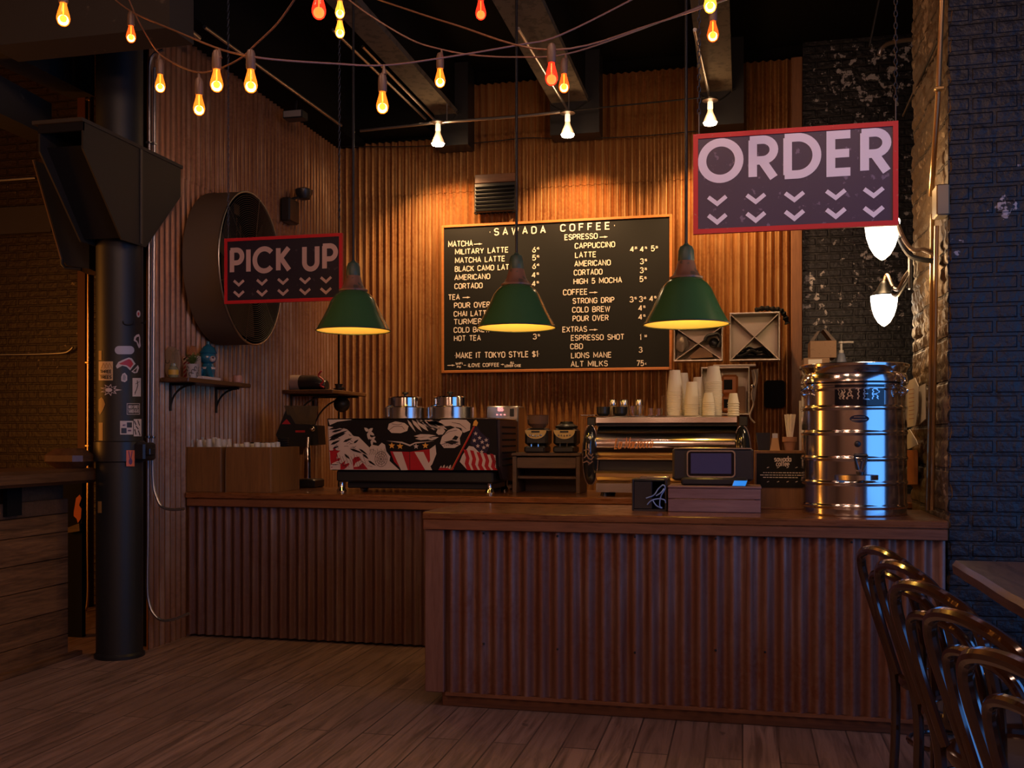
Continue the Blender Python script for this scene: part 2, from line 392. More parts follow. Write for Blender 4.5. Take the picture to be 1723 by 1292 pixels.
# ceiling beams running to the back wall, with haunches
def beam(pxl, pxr, py, Yend, zb, y0=2.2, skew=0):
    xl, xr = at(pxl, py, Yend).x, at(pxr, py, Yend).x
    mb = MB()
    mb.box(xl, xr, y0, Yend, zb, zb+.05)
    struct('ceiling_beam', mb, M['concrete'])
    struct('ceiling_beam_web', MB().box(xl+.03, xr-.03, y0, Yend, zb+.05, ZC), M['ceil'])  # beam sides in ceiling black, standing in for their shade
    h = MB(); h.box(xl-.02, xr+.10, Yend+.005, YB-.03, zb-.28, zb+.5)
    pr = [(xl-.015, Yend+.004, zb+.02)]+[(xl+(xr-xl)*i/10-.01, Yend+.004, zb-.075*math.sin(PI*i/10)) for i in range(11)]+[(xr+.03, Yend+.004, zb+.02)]
    h.prism(pr, (0, -.05, 0))
    struct('beam_haunch', h, M['black'])
zb = 4.52
beam(734, 770, 195, 9.08, at(750, 195, 9.08).z); beam(929, 990, 175, 9.08, at(960, 174, 9.08).z); beam(1180, 1232, 157, 9.08, at(1205, 157, 9.08).z)
# black bulkhead along the left wall top, with its lower edge on the sheet tops
struct('ceiling_bulkhead', MB().box(XL-.25, XL+.28, 6.2, YB, 4.33, ZC), M['ceil'])
struct('ceiling_bulkhead', MB().box(XL+.28, at(735, 210, YB).x-.02, 9.05, YB+.05, 4.40, ZC), M['ceil'])
# beams of the next room, and the steel joist over the column
nb = MB(); a0 = at_d(-60, 15, 5.6); 
for (ax, ay, bx, by, wz, D0, D1) in ((-40, 20, 139, 118, .20, 5.9, 7.3), (-40, 152, 66, 205, .12, 6.2, 7.0)):
    p, q = at_d(ax, ay, D0), at_d(bx, by, D1)
    t = MB(); r = []
    for c in (p, q): r.append([(c.x-.1, c.y, c.z-wz), (c.x+.1, c.y, c.z-wz), (c.x+.1, c.y, c.z+wz), (c.x-.1, c.y, c.z+wz)])
    t.loft(r); struct('ceiling_joist', t, M['joist'])
p, q = at_d(-20, 18, 5.8), at_d(240, 14, 5.8)
struct('ceiling_girder', MB().box(p.x, q.x+.3, p.y, p.y+.25, q.z-.22, ZC), M['joist'])
# ------------------------------------------------------------------ counters
def counter_sheet(x0, x1, z0, z1, y, pitch, amp, ph=0): return sheet(x0, x1, z0, z1, y, pitch, amp, phase=ph)
fc = thing('front_counter', 'front service counter clad in purple-brown corrugated metal under a wooden top', 'counter', ((FX0+FX1)/2, FY+.35, 0))
FB = 5.84
sx0, sx1 = at(710.5, 870, FY-.03).x, at(1597, 880, FY-.03).x
part('body', MB().box(FX0+.005, FX1-.005, FY+.03, FB-.03, .09, SZ-.09), M['darkwood'], fc, True)
part('corrugated_front', sheet(FX0+.105, FX1, .085, SZ-.085, FY+.012, .0815, .017, phase=PI), M['corr_front'], fc, True, ang=60)
part('corner_board', MB().bbox(FX0, FX0+.105, FY-.012, FY+.03, .085, SZ-.085, .004), wood('reddish_corner_board', (.12, .05, .032), (.21, .10, .07), 'z', .5), fc, True)
part('top_plank', MB().bbox(sx0, sx1, FY-.03, FB+.01, SZ-.04, SZ, .006), M['slab'], fc, True, 'varnished plank top')
part('edge_board', MB().bbox(sx0+.003, sx1-.003, FY-.026, FB, SZ-.095, SZ-.0405, .004), M['slabtrim'], fc, True)
part('bottom_strip', MB().bbox(FX0+.11, FX1, FY-.006, FY+.012, .068, .087, .002), M['slabtrim'], fc, True)
part('toe_kick', MB().bbox(at(745, 1170, FY+.06).x, FX1-.03, FY+.05, FB-.1, 0, .09, .003), M['slabtrim'], fc, True)
mb = MB()
for px, py in ((742, 893), (735, 1072), (814, 897), (814, 1083), (938, 902), (938, 1092), (1068, 903), (1068, 1098), (1147, 903), (1204, 906), (1287, 905), (1204, 1094), (1287, 1097), (1433, 912)):
    p = at(px, py, FY-.006); mb.ball((p.x, p.y, p.z), .006, 8, 6)
part('screw', mb, M['ironblack'], fc, True)

bc = thing('back_counter', 'long rear counter with dark corrugated front running to the left wall', 'counter', (-2.0, BY+.4, 0))
BX1 = 1.35; BB = 7.45
bz0, bz1 = at(500, 852, BY-.03).z, SZ
part('body', MB().box(XL+.35, BX1-.02, BY+.05, BB-.02, .05, SZ-.09), M['darkwood'], bc, True)
x0 = at(283, 900, BY).x
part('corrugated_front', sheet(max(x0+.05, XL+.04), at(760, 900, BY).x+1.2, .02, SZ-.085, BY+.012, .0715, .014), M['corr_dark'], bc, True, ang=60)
part('top_plank', MB().bbox(XL+.022, BX1, BY-.03, BB, SZ-.045, SZ, .008), M['slab'], bc, True, 'varnished plank top')
part('edge_board', MB().bbox(max(at(283, 842, BY-.02).x, XL+.03), BX1-.01, BY-.022, BB-.01, SZ-.10, SZ-.0455, .004), M['slabtrim'], bc, True)
# ------------------------------------------------------------------ half wall and ledge at the left
hw = thing('half_wall_bar', 'planked half wall at left carrying a thick brown drink ledge', 'counter', (-4.45, 4.6, 0))
HX = -4.335; HYE = 5.76
zs = [0]
for i, (py) in enumerate((1070, 1009, 947, 893, 850)):
    zs.append(at_x(60, py+8, HX).z)
zs = [0.015, .155, .32, .49, .66, .83, .95, 1.05]
for i in range(7):
    part('board', MB().bbox(HX-.03, HX, 3.0, HYE, zs[i], zs[i+1]-.004, .003), M['halfwall'] if i < 6 else M['darkwood'], hw, True)  # top board in darker wood for the shade under the ledge
part('core', MB().box(HX-.22, HX-.031, 3.0, HYE-.01, 0, 1.14), M['darkwood'], hw, True)
part('base_strip', MB().bbox(HX, HX+.05, 3.0, HYE+.08, 0, .03, .003), M['halfwall'], hw, True)
lx = -4.15
part('ledge', MB().bbox(HX-.40, lx, 3.0, 5.84, 1.15, 1.245, .02), M['ledge'], hw, True, 'thick brown ledge')
part('end_block', MB().bbox(at(72, 770, 5.65).x, lx-.005, 5.62, 5.83, 1.2455, 1.375, .045), M['ledge'], hw, True)
a = at_x(12, 815, HX+.03); b_ = at_x(37, 860, HX+.03)
part('ledge_bracket', MB().box(HX+.001, HX+.03, min(a.y, b_.y), max(a.y, b_.y), .97, 1.149), M['matte'], hw, True)
# dark cabinet door and poster behind the half wall end
cab = thing('dark_side_panel', 'dark narrow panel with a torn orange poster between half wall and column', 'panel', (-4.4, 6.0, 0))
x0, x1, z0, z1 = ext(113, 870, 141, 1100, 6.35)
part('panel', MB().box(x0-.05, x1, 6.33, 6.37, 0, 1.12), M['matte'], cab, True)
pts = [(124, 862), (128, 838), (134, 832), (137, 838), (133, 850), (137, 856), (136, 872), (131, 880), (129, 873), (124, 868)]
part('poster', MB().prism([at(x, y, 6.325) for x, y in pts], (0, .003, 0)), mat('orange_print', (.62, .13, .03), .6), cab, True, 'torn orange poster')
part('rail', MB().prism([at(x, y, 6.325) for x, y in ((117, 887), (136, 880), (137, 893), (117, 896))], (0, -.02, 0)), M['darkwood'], cab, True)
# ------------------------------------------------------------------ stroke lettering
def _glyphs():
    A = arc; W = .5
    G = {
    'A': (.5, [[(0,0),(.25,1),(.5,0)], [(.08,.32),(.42,.32)]]),
    'B': (.48, [[(0,0),(0,1)], [(.03,1),(.22,1)]+A(.22,.76,.22,.24,90,-90)[1:]+[(.03,.52)], [(.22,.52)]+A(.22,.26,.26,.26,90,-90)[1:]+[(.03,0)]]),
    'C': (.48, [A(.24,.74,.24,.26,10,180)+A(.24,.26,.24,.26,180,350)]),
    'D': (.48, [[(0,0),(0,1)], [(.03,1),(.2,1)]+A(.2,.72,.28,.28,90,0)+A(.2,.28,.28,.28,0,-90)+[(.03,0)]]),
    'E': (.42, [[(.42,1),(0,1),(0,0),(.42,0)], [(0,.52),(.36,.52)]]),
    'F': (.42, [[(.42,1),(0,1),(0,0)], [(0,.52),(.36,.52)]]),
    'G': (.5, [A(.25,.74,.25,.26,10,180)+A(.25,.26,.25,.26,180,360)+[(.5,.46),(.28,.46)]]),
    'H': (.48, [[(0,0),(0,1)],[(.48,0),(.48,1)],[(0,.52),(.48,.52)]]),
    'I': (.02, [[(.01,0),(.01,1)]]),
    'J': (.36, [[(.36,1),(.36,.2)]+A(.18,.2,.18,.2,0,-180)]),
    'K': (.48, [[(0,0),(0,1)],[(.46,1),(0,.4)],[(.16,.6),(.48,0)]]),
    'L': (.40, [[(0,1),(0,0),(.40,0)]]),
    'M': (.6, [[(0,0),(0,1),(.3,.25),(.6,1),(.6,0)]]),
    'N': (.48, [[(0,0),(0,1),(.48,0),(.48,1)]]),
    'O': (.5, [A(.25,.74,.25,.26,0,180)+A(.25,.26,.25,.26,180,360)+[(.5,.74)]]),
    'P': (.46, [[(0,0),(0,1)], [(.03,1),(.22,1)]+A(.22,.73,.24,.27,90,-90)[1:]+[(.03,.46)]]),
    'Q': (.5, [A(.25,.74,.25,.26,0,180)+A(.25,.26,.25,.26,180,360)+[(.5,.74)], [(.3,.25),(.52,-.05)]]),
    'R': (.48, [[(0,0),(0,1)], [(.03,1),(.22,1)]+A(.22,.74,.24,.26,90,-90)[1:]+[(.03,.48)], [(.24,.48),(.48,0)]]),
    'S': (.46, [A(.23,.75,.22,.25,20,180)[:]+A(.23,.75,.22,.25,180,250)[1:]+A(.23,.26,.23,.26,70,-160)]),
    'T': (.48, [[(0,1),(.48,1)],[(.24,1),(.24,0)]]),
    'U': (.48, [[(0,1)]+A(.24,.24,.24,.24,180,360)+[(.48,1)]]),
    'V': (.5, [[(0,1),(.25,0),(.5,1)]]),
    'W': (.7, [[(0,1),(.18,0),(.35,.85),(.52,0),(.7,1)]]),
    'X': (.5, [[(0,0),(.5,1)],[(0,1),(.5,0)]]),
    'Y': (.5, [[(0,1),(.25,.48),(.5,1)],[(.25,.48),(.25,0)]]),
    'Z': (.46, [[(0,1),(.46,1),(0,0),(.46,0)]]),
    '0': (.44, [A(.22,.72,.22,.28,0,180)+A(.22,.28,.22,.28,180,360)+[(.44,.72)]]),
    '1': (.16, [[(0,.82),(.14,1),(.14,0)]]),
    '2': (.44, [A(.22,.74,.22,.26,170,-20)+[(0,0),(.44,0)]]),
    '3': (.44, [A(.2,.76,.2,.24,160,-80)+A(.2,.27,.24,.27,80,-160)]),
    '4': (.46, [[(.34,0),(.34,1)], [(.32,.96),(0,.28),(.46,.28)]]),
    '5': (.44, [[(.40,1),(.06,1),(.03,.52)]+A(.2,.32,.24,.32,110,-150)]),
    '6': (.44, [[(.34,1),(.06,.45)]+A(.22,.28,.21,.28,160,520,16)]),
    '7': (.44, [[(0,1),(.44,1),(.14,0)]]),
    '8': (.44, [A(.22,.76,.19,.24,-90,270,14), A(.22,.27,.22,.26,90,450,14)]),
    '9': (.44, [A(.22,.72,.21,.28,-20,340,16)+[(.1,0)]]),
    '$': (.46, [A(.23,.72,.22,.2,20,250)+A(.23,.28,.22,.22,70,-160), [(.23,1.1),(.23,-.1)]]),
    '.': (.04, [[(0,.5),(.05,.5)]]), '-': (.4, [[(0,.5),(.4,.5)]]), '_': (.3, []), ' ': (.3, []),
    '>': (.9, [[(0,.45),(.72,.45)], [(.62,.62),(.9,.45),(.62,.28),(.62,.62)]]),
    'c': (.36, [A(.2,.3,.2,.3,50,310)]), 'i': (.02, [[(.01,0),(.01,.65)],[(.01,.85),(.01,.95)]]),
    'a': (.42, [A(.2,.3,.2,.3,0,360,16), [(.42,.62),(.42,0)]]), 'o': (.42, [A(.21,.3,.21,.3,0,360,16)]),
    'd': (.42, [A(.2,.3,.2,.3,0,360,16), [(.42,1),(.42,0)]]), 'e': (.4, [[(0,.3),(.4,.3)]+A(.2,.3,.2,.3,0,310,14)]),
    's': (.34, [A(.17,.45,.16,.15,30,250,8)+A(.17,.15,.17,.15,70,-150,8)]), 'w': (.56, [[(0,.6),(.14,0),(.28,.55),(.42,0),(.56,.6)]]),
    'f': (.26, [A(.24,.8,.14,.2,90,180,6)+[(.10,0)], [(0,.6),(.26,.6)]]), 'r': (.24, [[(0,.6),(0,0)], A(.2,.36,.2,.24,180,80,6)]),
    'z': (.34, [[(0,.6),(.34,.6),(0,0),(.34,0)]]), 'l': (.02, [[(.01,0),(.01,1)]]), 't': (.24, [[(.1,1),(.1,0)],[(0,.6),(.24,.6)]]),
    '&': (.5, [[(.5,0),(.1,.7)]+A(.22,.8,.14,.2,200,-20,8)+[(.02,.3)]+A(.22,.22,.2,.22,170,360,8)]),
    }
    return G
GL = _glyphs()
# wide geometric capitals of the hanging signs
GEO = {
 'O': (1.0, [arc(.5,.5,.5,.5,0,360,40)]), 'C': (.9, [arc(.5,.5,.5,.5,42,318,36)]),
 'R': (.56, [[(0,-.0),(0,1)], [(-.08,1),(.26,1)]+arc(.26,.72,.30,.28,90,-90,14)[1:]+[(0,.44)], [(.22,.47),(.56,-.05)]]),
 'D': (.76, [[(0,0),(0,1)], [(-.08,1),(.26,1)]+arc(.26,.5,.50,.5,90,-90,24)[1:]+[(-.08,0)]]),
 'E': (.5, [[(.5,1),(0,1),(0,0),(.5,0)], [(0,.5),(.47,.5)]]),
 'P': (.54, [[(0,-.0),(0,1)], [(-.08,1),(.26,1)]+arc(.26,.71,.28,.29,90,-90,14)[1:]+[(0,.42)]]),
 'I': (.0, [[(0,0),(0,1)]]), 'K': (.56, [[(0,0),(0,1)], [(.54,1),(.04,.46)], [(.14,.54),(.56,0)]]),
 'U': (.62, [[(0,1)]+arc(.31,.31,.31,.31,180,360,20)+[(.62,1)]]),
 '^': (1, [[(0,.5),(.5,0),(1,.5)]]),
}
LIFT = [1]
def ribbon(mb, pts, th, fn):
    """flat stroked line in 2-D, put into space by fn(x, y)"""
    P = [Vector((x, y)) for x, y in pts]; Q = [P[0]]
    for p in P[1:]:
        if (p-Q[-1]).length > 1e-5: Q.append(p)
    P = Q; n = len(P)
    if n < 2: return
    closed = (P[0]-P[-1]).length < 1e-4
    if closed: P = P[:-1]; n -= 1
    L, R = [], []
    for i in range(n):
        a = P[i-1] if (i > 0 or closed) else None; b = P[(i+1) % n] if (i < n-1 or closed) else None
        d0 = (P[i]-a).normalized() if a is not None else None; d1 = (b-P[i]).normalized() if b is not None else None
        if d0 is None: d0 = d1
        if d1 is None: d1 = d0
        n0, n1 = Vector((-d0.y, d0.x)), Vector((-d1.y, d1.x)); m = n0+n1
        m = m.normalized() if m.length > .1 else n0
        k = th/2/max(.45, m.dot(n0)); L.append(P[i]+m*k); R.append(P[i]-m*k)
    vs = [fn(p.x, p.y) for p in L]+[fn(p.x, p.y) for p in R]
    mb.nr = getattr(mb, 'nr', 0)+1; e_ = .00025*(mb.nr % 7)
    if LIFT[0]: vs = [(v[0], v[1]-e_, v[2]) for v in vs]
    fs = [(i, (i+1) % n, n+(i+1) % n, n+i) for i in range(n if closed else n-1)]
    mb.add(vs, fs)
def letters(mb, text, h, th, fn, width=None, gl=GL, gap=.17, x0=0, y0=0, inset=True):
    """strokes run on the outline inset by half the thickness so capitals keep height h"""
    adv = 0; place = []
    for ch in text:
        g = gl.get(ch) or gl.get(ch.upper()) or (.3, [])
        place.append((adv, g)); adv += g[0]+gap
    total = adv-gap; hh = h-th
    sx = (width-th)/total if width else hh
    for a, g in place:
        for pl in g[1]:
            ribbon(mb, [(x0+th/2+(a+x)*sx, y0+th/2+y*hh) for x, y in pl], th, fn)
    return total*sx+th
def plane_fn(P, ux, uz):     # local 2-D -> world on a plane
    P, ux, uz = Vector(P), Vector(ux), Vector(uz)
    return lambda x, y: tuple(P+ux*x+uz*y)

# ------------------------------------------------------------------ steel column with its stickers
col = thing('steel_column', 'round black steel column covered in stickers at left of the counters', 'column', (-4.015, 5.86, 0))
cx, cy, cr = -4.02, 5.86, .147
part('shaft', MB().lathe([(cr, 0), (cr, .9), (cr, 2.0), (cr, ZC)], (cx, cy, 0), 48), speck('chipped_black_paint', (.010, .011, .012), (.10, .10, .10), .74, 55, .5, .1), col, True)
part('cap_plate', MB().lathe([(cr+.0, 0), (cr+.05, .06), (cr+.13, .28), (cr+.16, .42)], (cx, cy, ZC-.42), 8), M['ironblack'], col, True)
part('base_collar', MB().lathe([(cr+.012, 0), (cr+.012, .02), (cr, .035)], (cx, cy, 0), 48), M['ironblack'], col, True)
cz1, cz2 = at(200, 742, 5.72).z, at(200, 778, 5.72).z
part('clamp_band', MB().lathe([(cr+.004, 0), (cr+.014, .006), (cr+.014, cz1-cz2-.006), (cr+.004, cz1-cz2)], (cx, cy, cz2), 48), M['black'], col, True)
part('clamp_box', MB().bbox(cx+cr*.8, cx+cr+.075, cy-.06, cy+.08, cz2+.01, cz1-.01, .012), M['black'], col, True)
part('clamp_plug', MB().bbox(cx+cr+.076, cx+cr+.11, cy-.05, cy+.02, cz2+.045, cz1-.045, .006), M['rubber'], col, True)
def on_col(px, py, lift=.0015):
    d = Vector(dirv(px, py)); o = Vector((0, 0, CAMZ)); dx, dy = d.x, d.y
    A = dx*dx+dy*dy; B = -2*(dx*cx+dy*cy); C = cx*cx+cy*cy-(cr+lift)**2; D = B*B-4*A*C
    t = (-B-math.sqrt(max(D, 0)))/(2*A); return o+d*t
def dense(pts, step=2.0, closed=True):
    out = []
    for a, b in zip(pts, pts[1:]+pts[:1] if closed else pts[1:]):
        n = max(1, int(math.hypot(b[0]-a[0], b[1]-a[1])/step)); out += [(a[0]+(b[0]-a[0])*k/n, a[1]+(b[1]-a[1])*k/n) for k in range(n)]
    return out if closed else out+[pts[-1]]
def col_poly(pts, lift=.0015, n=6):
    """outline in picture pixels laid on the shaft, in small pieces so that it follows the curve"""
    mb = MB(); pts = dense(list(pts)); N = len(pts); mx = sum(p[0] for p in pts)/N; my = sum(p[1] for p in pts)/N
    R = 6; vs = [on_col(mx+(x-mx)*(1-k/R), my+(y-my)*(1-k/R), lift) for k in range(R) for x, y in pts]+[on_col(mx, my, lift)]
    mb.add(vs, [(k*N+i, k*N+(i+1) % N, (k+1)*N+(i+1) % N, (k+1)*N+i) for k in range(R-1) for i in range(N)]+[((R-1)*N+i, (R-1)*N+(i+1) % N, R*N) for i in range(N)])
    return mb
def rect(x0, y0, x1, y1): return [(x0, y0), (x1, y0), (x1, y1), (x0, y1)]
def merge(*mbs):
    r = MB()
    for k, m in enumerate(mbs):
        r.cur = k; r.add(m.v, m.f)
    return r
S = {k: mat('sticker_'+k, c, .45) for k, c in dict(tan=(.60, .42, .22), white=(.55, .48, .47), red=(.45, .02, .03), grey=(.30, .27, .27), orange=(.62, .14, .06), violet=(.09, .03, .12), dark=(.02, .015, .015), amber=(.35, .2, .06), blueish=(.42, .42, .5)).items()}
tx = MB()
def colfn(x, y): return on_col(x, y, .003)
def col_text(mb, txt, x, ybase, h, width, th): letters(mb, txt, h, th, lambda a, b: on_col(x+a, ybase-b, .003), width)
tb = col_poly(rect(166, 608, 190, 640)); t2 = MB()
for k in range(3): ribbon(t2, [(170+k*5, 620), (174+k*5.2, 611), (179+k*5, 620)], .9, colfn)
t3 = MB(); col_text(t3, 'THREE', 168, 628, 6, 20, 1.3); col_text(t3, 'TREES', 168, 637.5, 6, 20, 1.3); ribbon(t3, dense([(167, 630.2), (189, 630.2)], 2, False), .6, colfn)
part('sticker', merge(tb, t2, t3), [S['tan'], S['amber'], S['dark']], col, True, 'tan square sticker reading three trees')
def capsule(x0, y0, x1, y1, n=8):
    r = (y1-y0)/2; my = (y0+y1)/2
    return [(x1-r+r*math.sin(PI*i/n), my-r*math.cos(PI*i/n)) for i in range(n+1)]+[(x0+r-r*math.sin(PI*i/n), my+r*math.cos(PI*i/n)) for i in range(n+1)]
part('sticker', col_poly(capsule(193, 582, 226, 596)), S['blueish'], col, True, 'pale pill-shaped sticker')
part('sticker', merge(col_poly([(195, 616), (199, 609), (210, 604), (217, 601.5), (222, 603), (228, 612), (225, 615), (222, 619), (219, 623), (213, 617), (205, 615), (200, 616), (197, 620)]),
     col_poly([(200, 612), (211, 606.5), (217, 604), (220.5, 606), (224.5, 612), (219.5, 619), (213, 614.5), (205, 613.5)], .0025)), [S['white'], S['red']], col, True, 'red jagged sticker with pale outline')
part('sticker', merge(col_poly([(221, 625), (226, 621), (232, 614), (234, 619), (231, 627), (226, 628)]), col_poly([(224, 624.5), (231, 618.5), (229, 626)], .0025)), [S['white'], S['dark']], col, True)
part('sticker', merge(col_poly([(206, 629), (210, 627), (214, 632), (214, 640), (210, 643), (204, 641), (204, 634)]), col_poly([(207, 631), (210, 630), (212, 634), (211, 640), (206, 639)], .0025)), [S['white'], S['grey']], col, True)
part('sticker', merge(col_poly([(230, 563), (234, 562), (236, 568), (236, 575), (237, 582), (234, 586), (231, 580), (230, 576), (225, 573), (226, 567)]), col_poly([(230, 567), (234, 566), (234, 574), (234, 580), (231, 574), (228, 571)], .0025)), [S['white'], S['dark']], col, True)
part('sticker', merge(col_poly([(230 + 3.4*math.cos(a*PI/6)+3, 528+6*math.sin(a*PI/6)) for a in range(12)]), col_poly([(233+1.6*math.cos(a*PI/4), 528+3*math.sin(a*PI/4)) for a in range(8)], .0025)), [S['white'], S['red']], col, True)
tb = col_poly(rect(223, 636, 237, 667), n=4); t3 = MB(); ribbon(t3, [(231, 640), (232, 648), (230, 655), (227, 661)], 1.2, colfn); ribbon(t3, [(228, 646), (235, 642)], .9, colfn); ribbon(t3, [(229, 657), (227, 664)], 1, colfn)
part('sticker', merge(tb, t3), [S['white'], S['dark']], col, True, 'tall white sticker with a black brush stroke')
st = [(184+(17 if k % 2 == 0 else 8)*math.cos(k*PI/9)*(1.25 if k in (0, 17, 1) else .95), 656-(10.5 if k % 2 == 0 else 5.5)*math.sin(k*PI/9)) for k in range(18)]
part('sticker', merge(col_poly(st), col_poly([(184+(13 if k % 2 == 0 else 7)*math.cos(k*PI/9), 656-(8 if k % 2 == 0 else 4.3)*math.sin(k*PI/9)) for k in range(18)], .0022), col_poly([(183+6*math.cos(k*PI/6), 656-3.5*math.sin(k*PI/6)) for k in range(12)], .003)), [S['white'], S['dark'], S['white']], col, True, 'white starburst sticker')
t2 = MB(); col_text(t2, 'GREEN STREET', 216, 687, 5.2, 18, .7); col_text(t2, 'SMOKED MEATS', 216, 694.5, 5.2, 18, .7); ribbon(t2, dense([(214, 679), (235, 679), (235, 697), (214, 697)])+[(214, 679)], .8, colfn); ribbon(t2, dense([(215, 688.4), (234, 688.4)], 2, False), .5, colfn)
part('sticker', merge(col_poly(rect(213.5, 678.5, 235.5, 697.5), n=5), t2), [S['dark'], S['white']], col, True, 'black lettered sticker with thin white border')
tb = col_poly(rect(202, 708, 224, 731)); t2 = col_poly(rect(213.5, 710.5, 222, 719.3), .0025, 3); t3 = col_poly(rect(204, 720, 213, 729), .0025, 3); t4 = MB()
col_text(t4, 'ART', 206, 717, 3.2, 6, .7); col_text(t4, 'MAIN', 215, 726, 3.2, 6, .7)
part('sticker', merge(tb, t2, t3, t4), [S['white'], S['dark'], S['dark'], S['violet']], col, True, 'white and black chequer sticker')
t2 = MB()
for a in ((226, 708, 229, 715), (232, 707, 235, 716), (229, 717, 233, 722), (227, 722, 229, 731), (233, 724, 236, 733)): ribbon(t2, [(a[0], a[1]), (a[2], a[3])], 1.5, colfn)
part('sticker', merge(col_poly(rect(225, 705, 238, 734), n=4), t2), [S['white'], S['dark']], col, True)
t2 = MB(); ribbon(t2, [(216, 759), (219, 771)], 1.2, colfn); ribbon(t2, [(223, 759), (220, 771)], 1.2, colfn)
part('sticker', merge(col_poly(rect(212.5, 757.5, 226.5, 784.5), .0165, 4).move((0, 0, 0)), MB()), [S['orange'], S['violet']], col, True, 'orange sticker with a purple two-finger hand')
def capf(x, y): return on_col(x, y, .0178)
t2 = MB(); ribbon(t2, [(216.5, 759), (219, 772)], 1.4, capf); ribbon(t2, [(222.5, 759), (220.5, 772)], 1.4, capf)
t2.add([capf(219.7+3.2*math.cos(k*PI/6), 776.5+5.2*math.sin(k*PI/6)) for k in range(12)], [tuple(range(12))])
part('hand_print', t2, S['violet'], col, True)
for r in (((166, 711), (173, 711), (173, 741), (166, 741)), ((166, 590), (171, 590), (171, 606), (166, 606)), ((164.5, 843.5), (171, 843.5), (171, 863), (164.5, 863))):
    part('sticker', col_poly(list(r), n=3), S['amber'], col, True, 'amber paper sticker on the shaft edge')
part('sticker', col_poly([(166, 672), (171, 668), (174, 672), (177, 680), (173, 690), (168, 698), (165.5, 690)]), S['amber'], col, True)
hk = MB(); q = [on_col(x, y, .005) for x, y in ((207, 540), (209, 545), (216, 547), (224, 545), (226, 540))]; hk.tube(smoothpath(q), .004)
q = on_col(238, 543, .004); hk.tube([q, q+Vector((.03, -.01, -.006)), q+Vector((.045, -.012, .012))], .004)
part('hook', hk, M['ironblack'], col, True)
# steel corbel around the column
xa, xb = -4.14, -3.832; zt, zbm = 3.33, 2.70; y0c, y1c = at_x(140, 210, xb).y, at_x(304, 292, xb).y
g = MB()
for x in (xb, xa):
    g.prism([(x, y0c, zt), (x, y1c, zt), (x, y1c, zt-.20), (x, 5.87, zbm), (x, 5.61, zbm), (x, y0c, zt-.16)], (-.012 if x == xb else .012, 0, 0))
part('side_gusset', g, mat('brown_black_steel', (.018, .0155, .013), .6, .2), col, True)
g = MB(); g.box(xa-.03, xb+.006, y0c-.02, 6.0, zt, zt+.022); g.box(xa-.03, -3.96, 6.0, y1c+.02, zt, zt+.022); g.box(-3.845, xb+.006, 6.0, y1c+.02, zt, zt+.022)
part('top_flange', g, mat('dusty_steel', (.035, .028, .022), .65, .2), col, True)
g = MB(); g.prism([(xa+.012, y0c+.06, zt-.12), (xb-.012, y0c+.06, zt-.12), (xb-.012, 5.64, zbm+.02), (xa+.012, 5.64, zbm+.02)], (0, .012, 0))
g.box(xa, xb, y0c-.004, y0c+.012, zt-.05, zt)
part('end_shade_plate', g, M['matte'], col, True)  # plate blackened for the shade inside the open end

q = at_x(237, 275, xb); part('gusset_rib', MB().bbox(xb, xb+.008, q.y-.012, q.y+.012, zbm+.01, zt-.001, .002), mat('pale_rib', (.05, .042, .035), .5, .3), col, True)  # rib in a paler steel than the gusset
# ------------------------------------------------------------------ conduits
def conduit(pts, r, label, matl='galv', n=6, clamps=(), name='conduit_pipe'):
    t = thing(name, label, 'pipe', pts[0])
    part('pipe', MB().tube(smoothpath(pts, n) if n > 1 else pts, r, 10), M[matl], t, True)
    for c in clamps:
        c = Vector(c); part('clamp', MB().bbox(c.x-r*1.7, c.x+r*1.7, c.y-r*1.7, c.y+r*1.3, c.z-.008, c.z+.008, .003), M[matl], t, True)
    return t
YC = 6.04
def vp(px, py, Y=YC): return at(px, py, Y)
A1 = [vp(266, 87), vp(258, 92), vp(253, 104), vp(251.5, 130), vp(251.2, 250), vp(250.5, 500), vp(249.5, 738)]
conduit([vp(274, 84)]+A1+[vp(249, 900), vp(248, 985), vp(251, 1015), vp(258, 1032), vp(272, 1043), vp(292, 1042), vp(318, 1032)], .010, 'grey conduit pipe nearest the black column, bending to a stub near the floor', clamps=[vp(251, 240), vp(249.5, 735)])
conduit([vp(260.4, 114), vp(260.3, 130), vp(260, 250), vp(258.7, 500), vp(257, 738), vp(256.5, 770), vp(258, 815), vp(264, 838), vp(272, 852), vp(288, 857), vp(310, 856)], .010, 'grey conduit pipe on the corrugated wall curving under the rear counter end', clamps=[vp(259, 242), vp(257, 735)])
conduit([vp(241.5, 85, 6.2), vp(241.5, 300, 6.2), vp(241.5, 420, 6.2)], .007, 'thin dull pipe running down right behind the black column')
conduit([at(152, 75, 7.3), at(150, 250, 7.3), at(148.6, 500, 7.3), at(148, 760, 7.3), at(147.6, 900, 7.3), at(148, 1000, 7.3), at(143, 1030, 7.3), at(131, 1055, 7.3), at(119, 1066, 7.3)], .0105, 'coppery pipe standing beside the rust-red post at left', 'brass', clamps=[at(149, 168, 7.3), at(148, 610, 7.3), at(148, 750, 7.3)])
conduit([at(-12, 597, 7.96), at(60, 596, 7.96), at(105, 594, 7.96), at(117, 590, 7.96), at(123, 584, 7.96)], .010, 'thin pipe along the far left brick wall with an upturned end')
conduit([at(-8, 304, 7.5), at(60, 299, 7.5)], .013, 'short pipe below the ceiling of the next room', n=1)
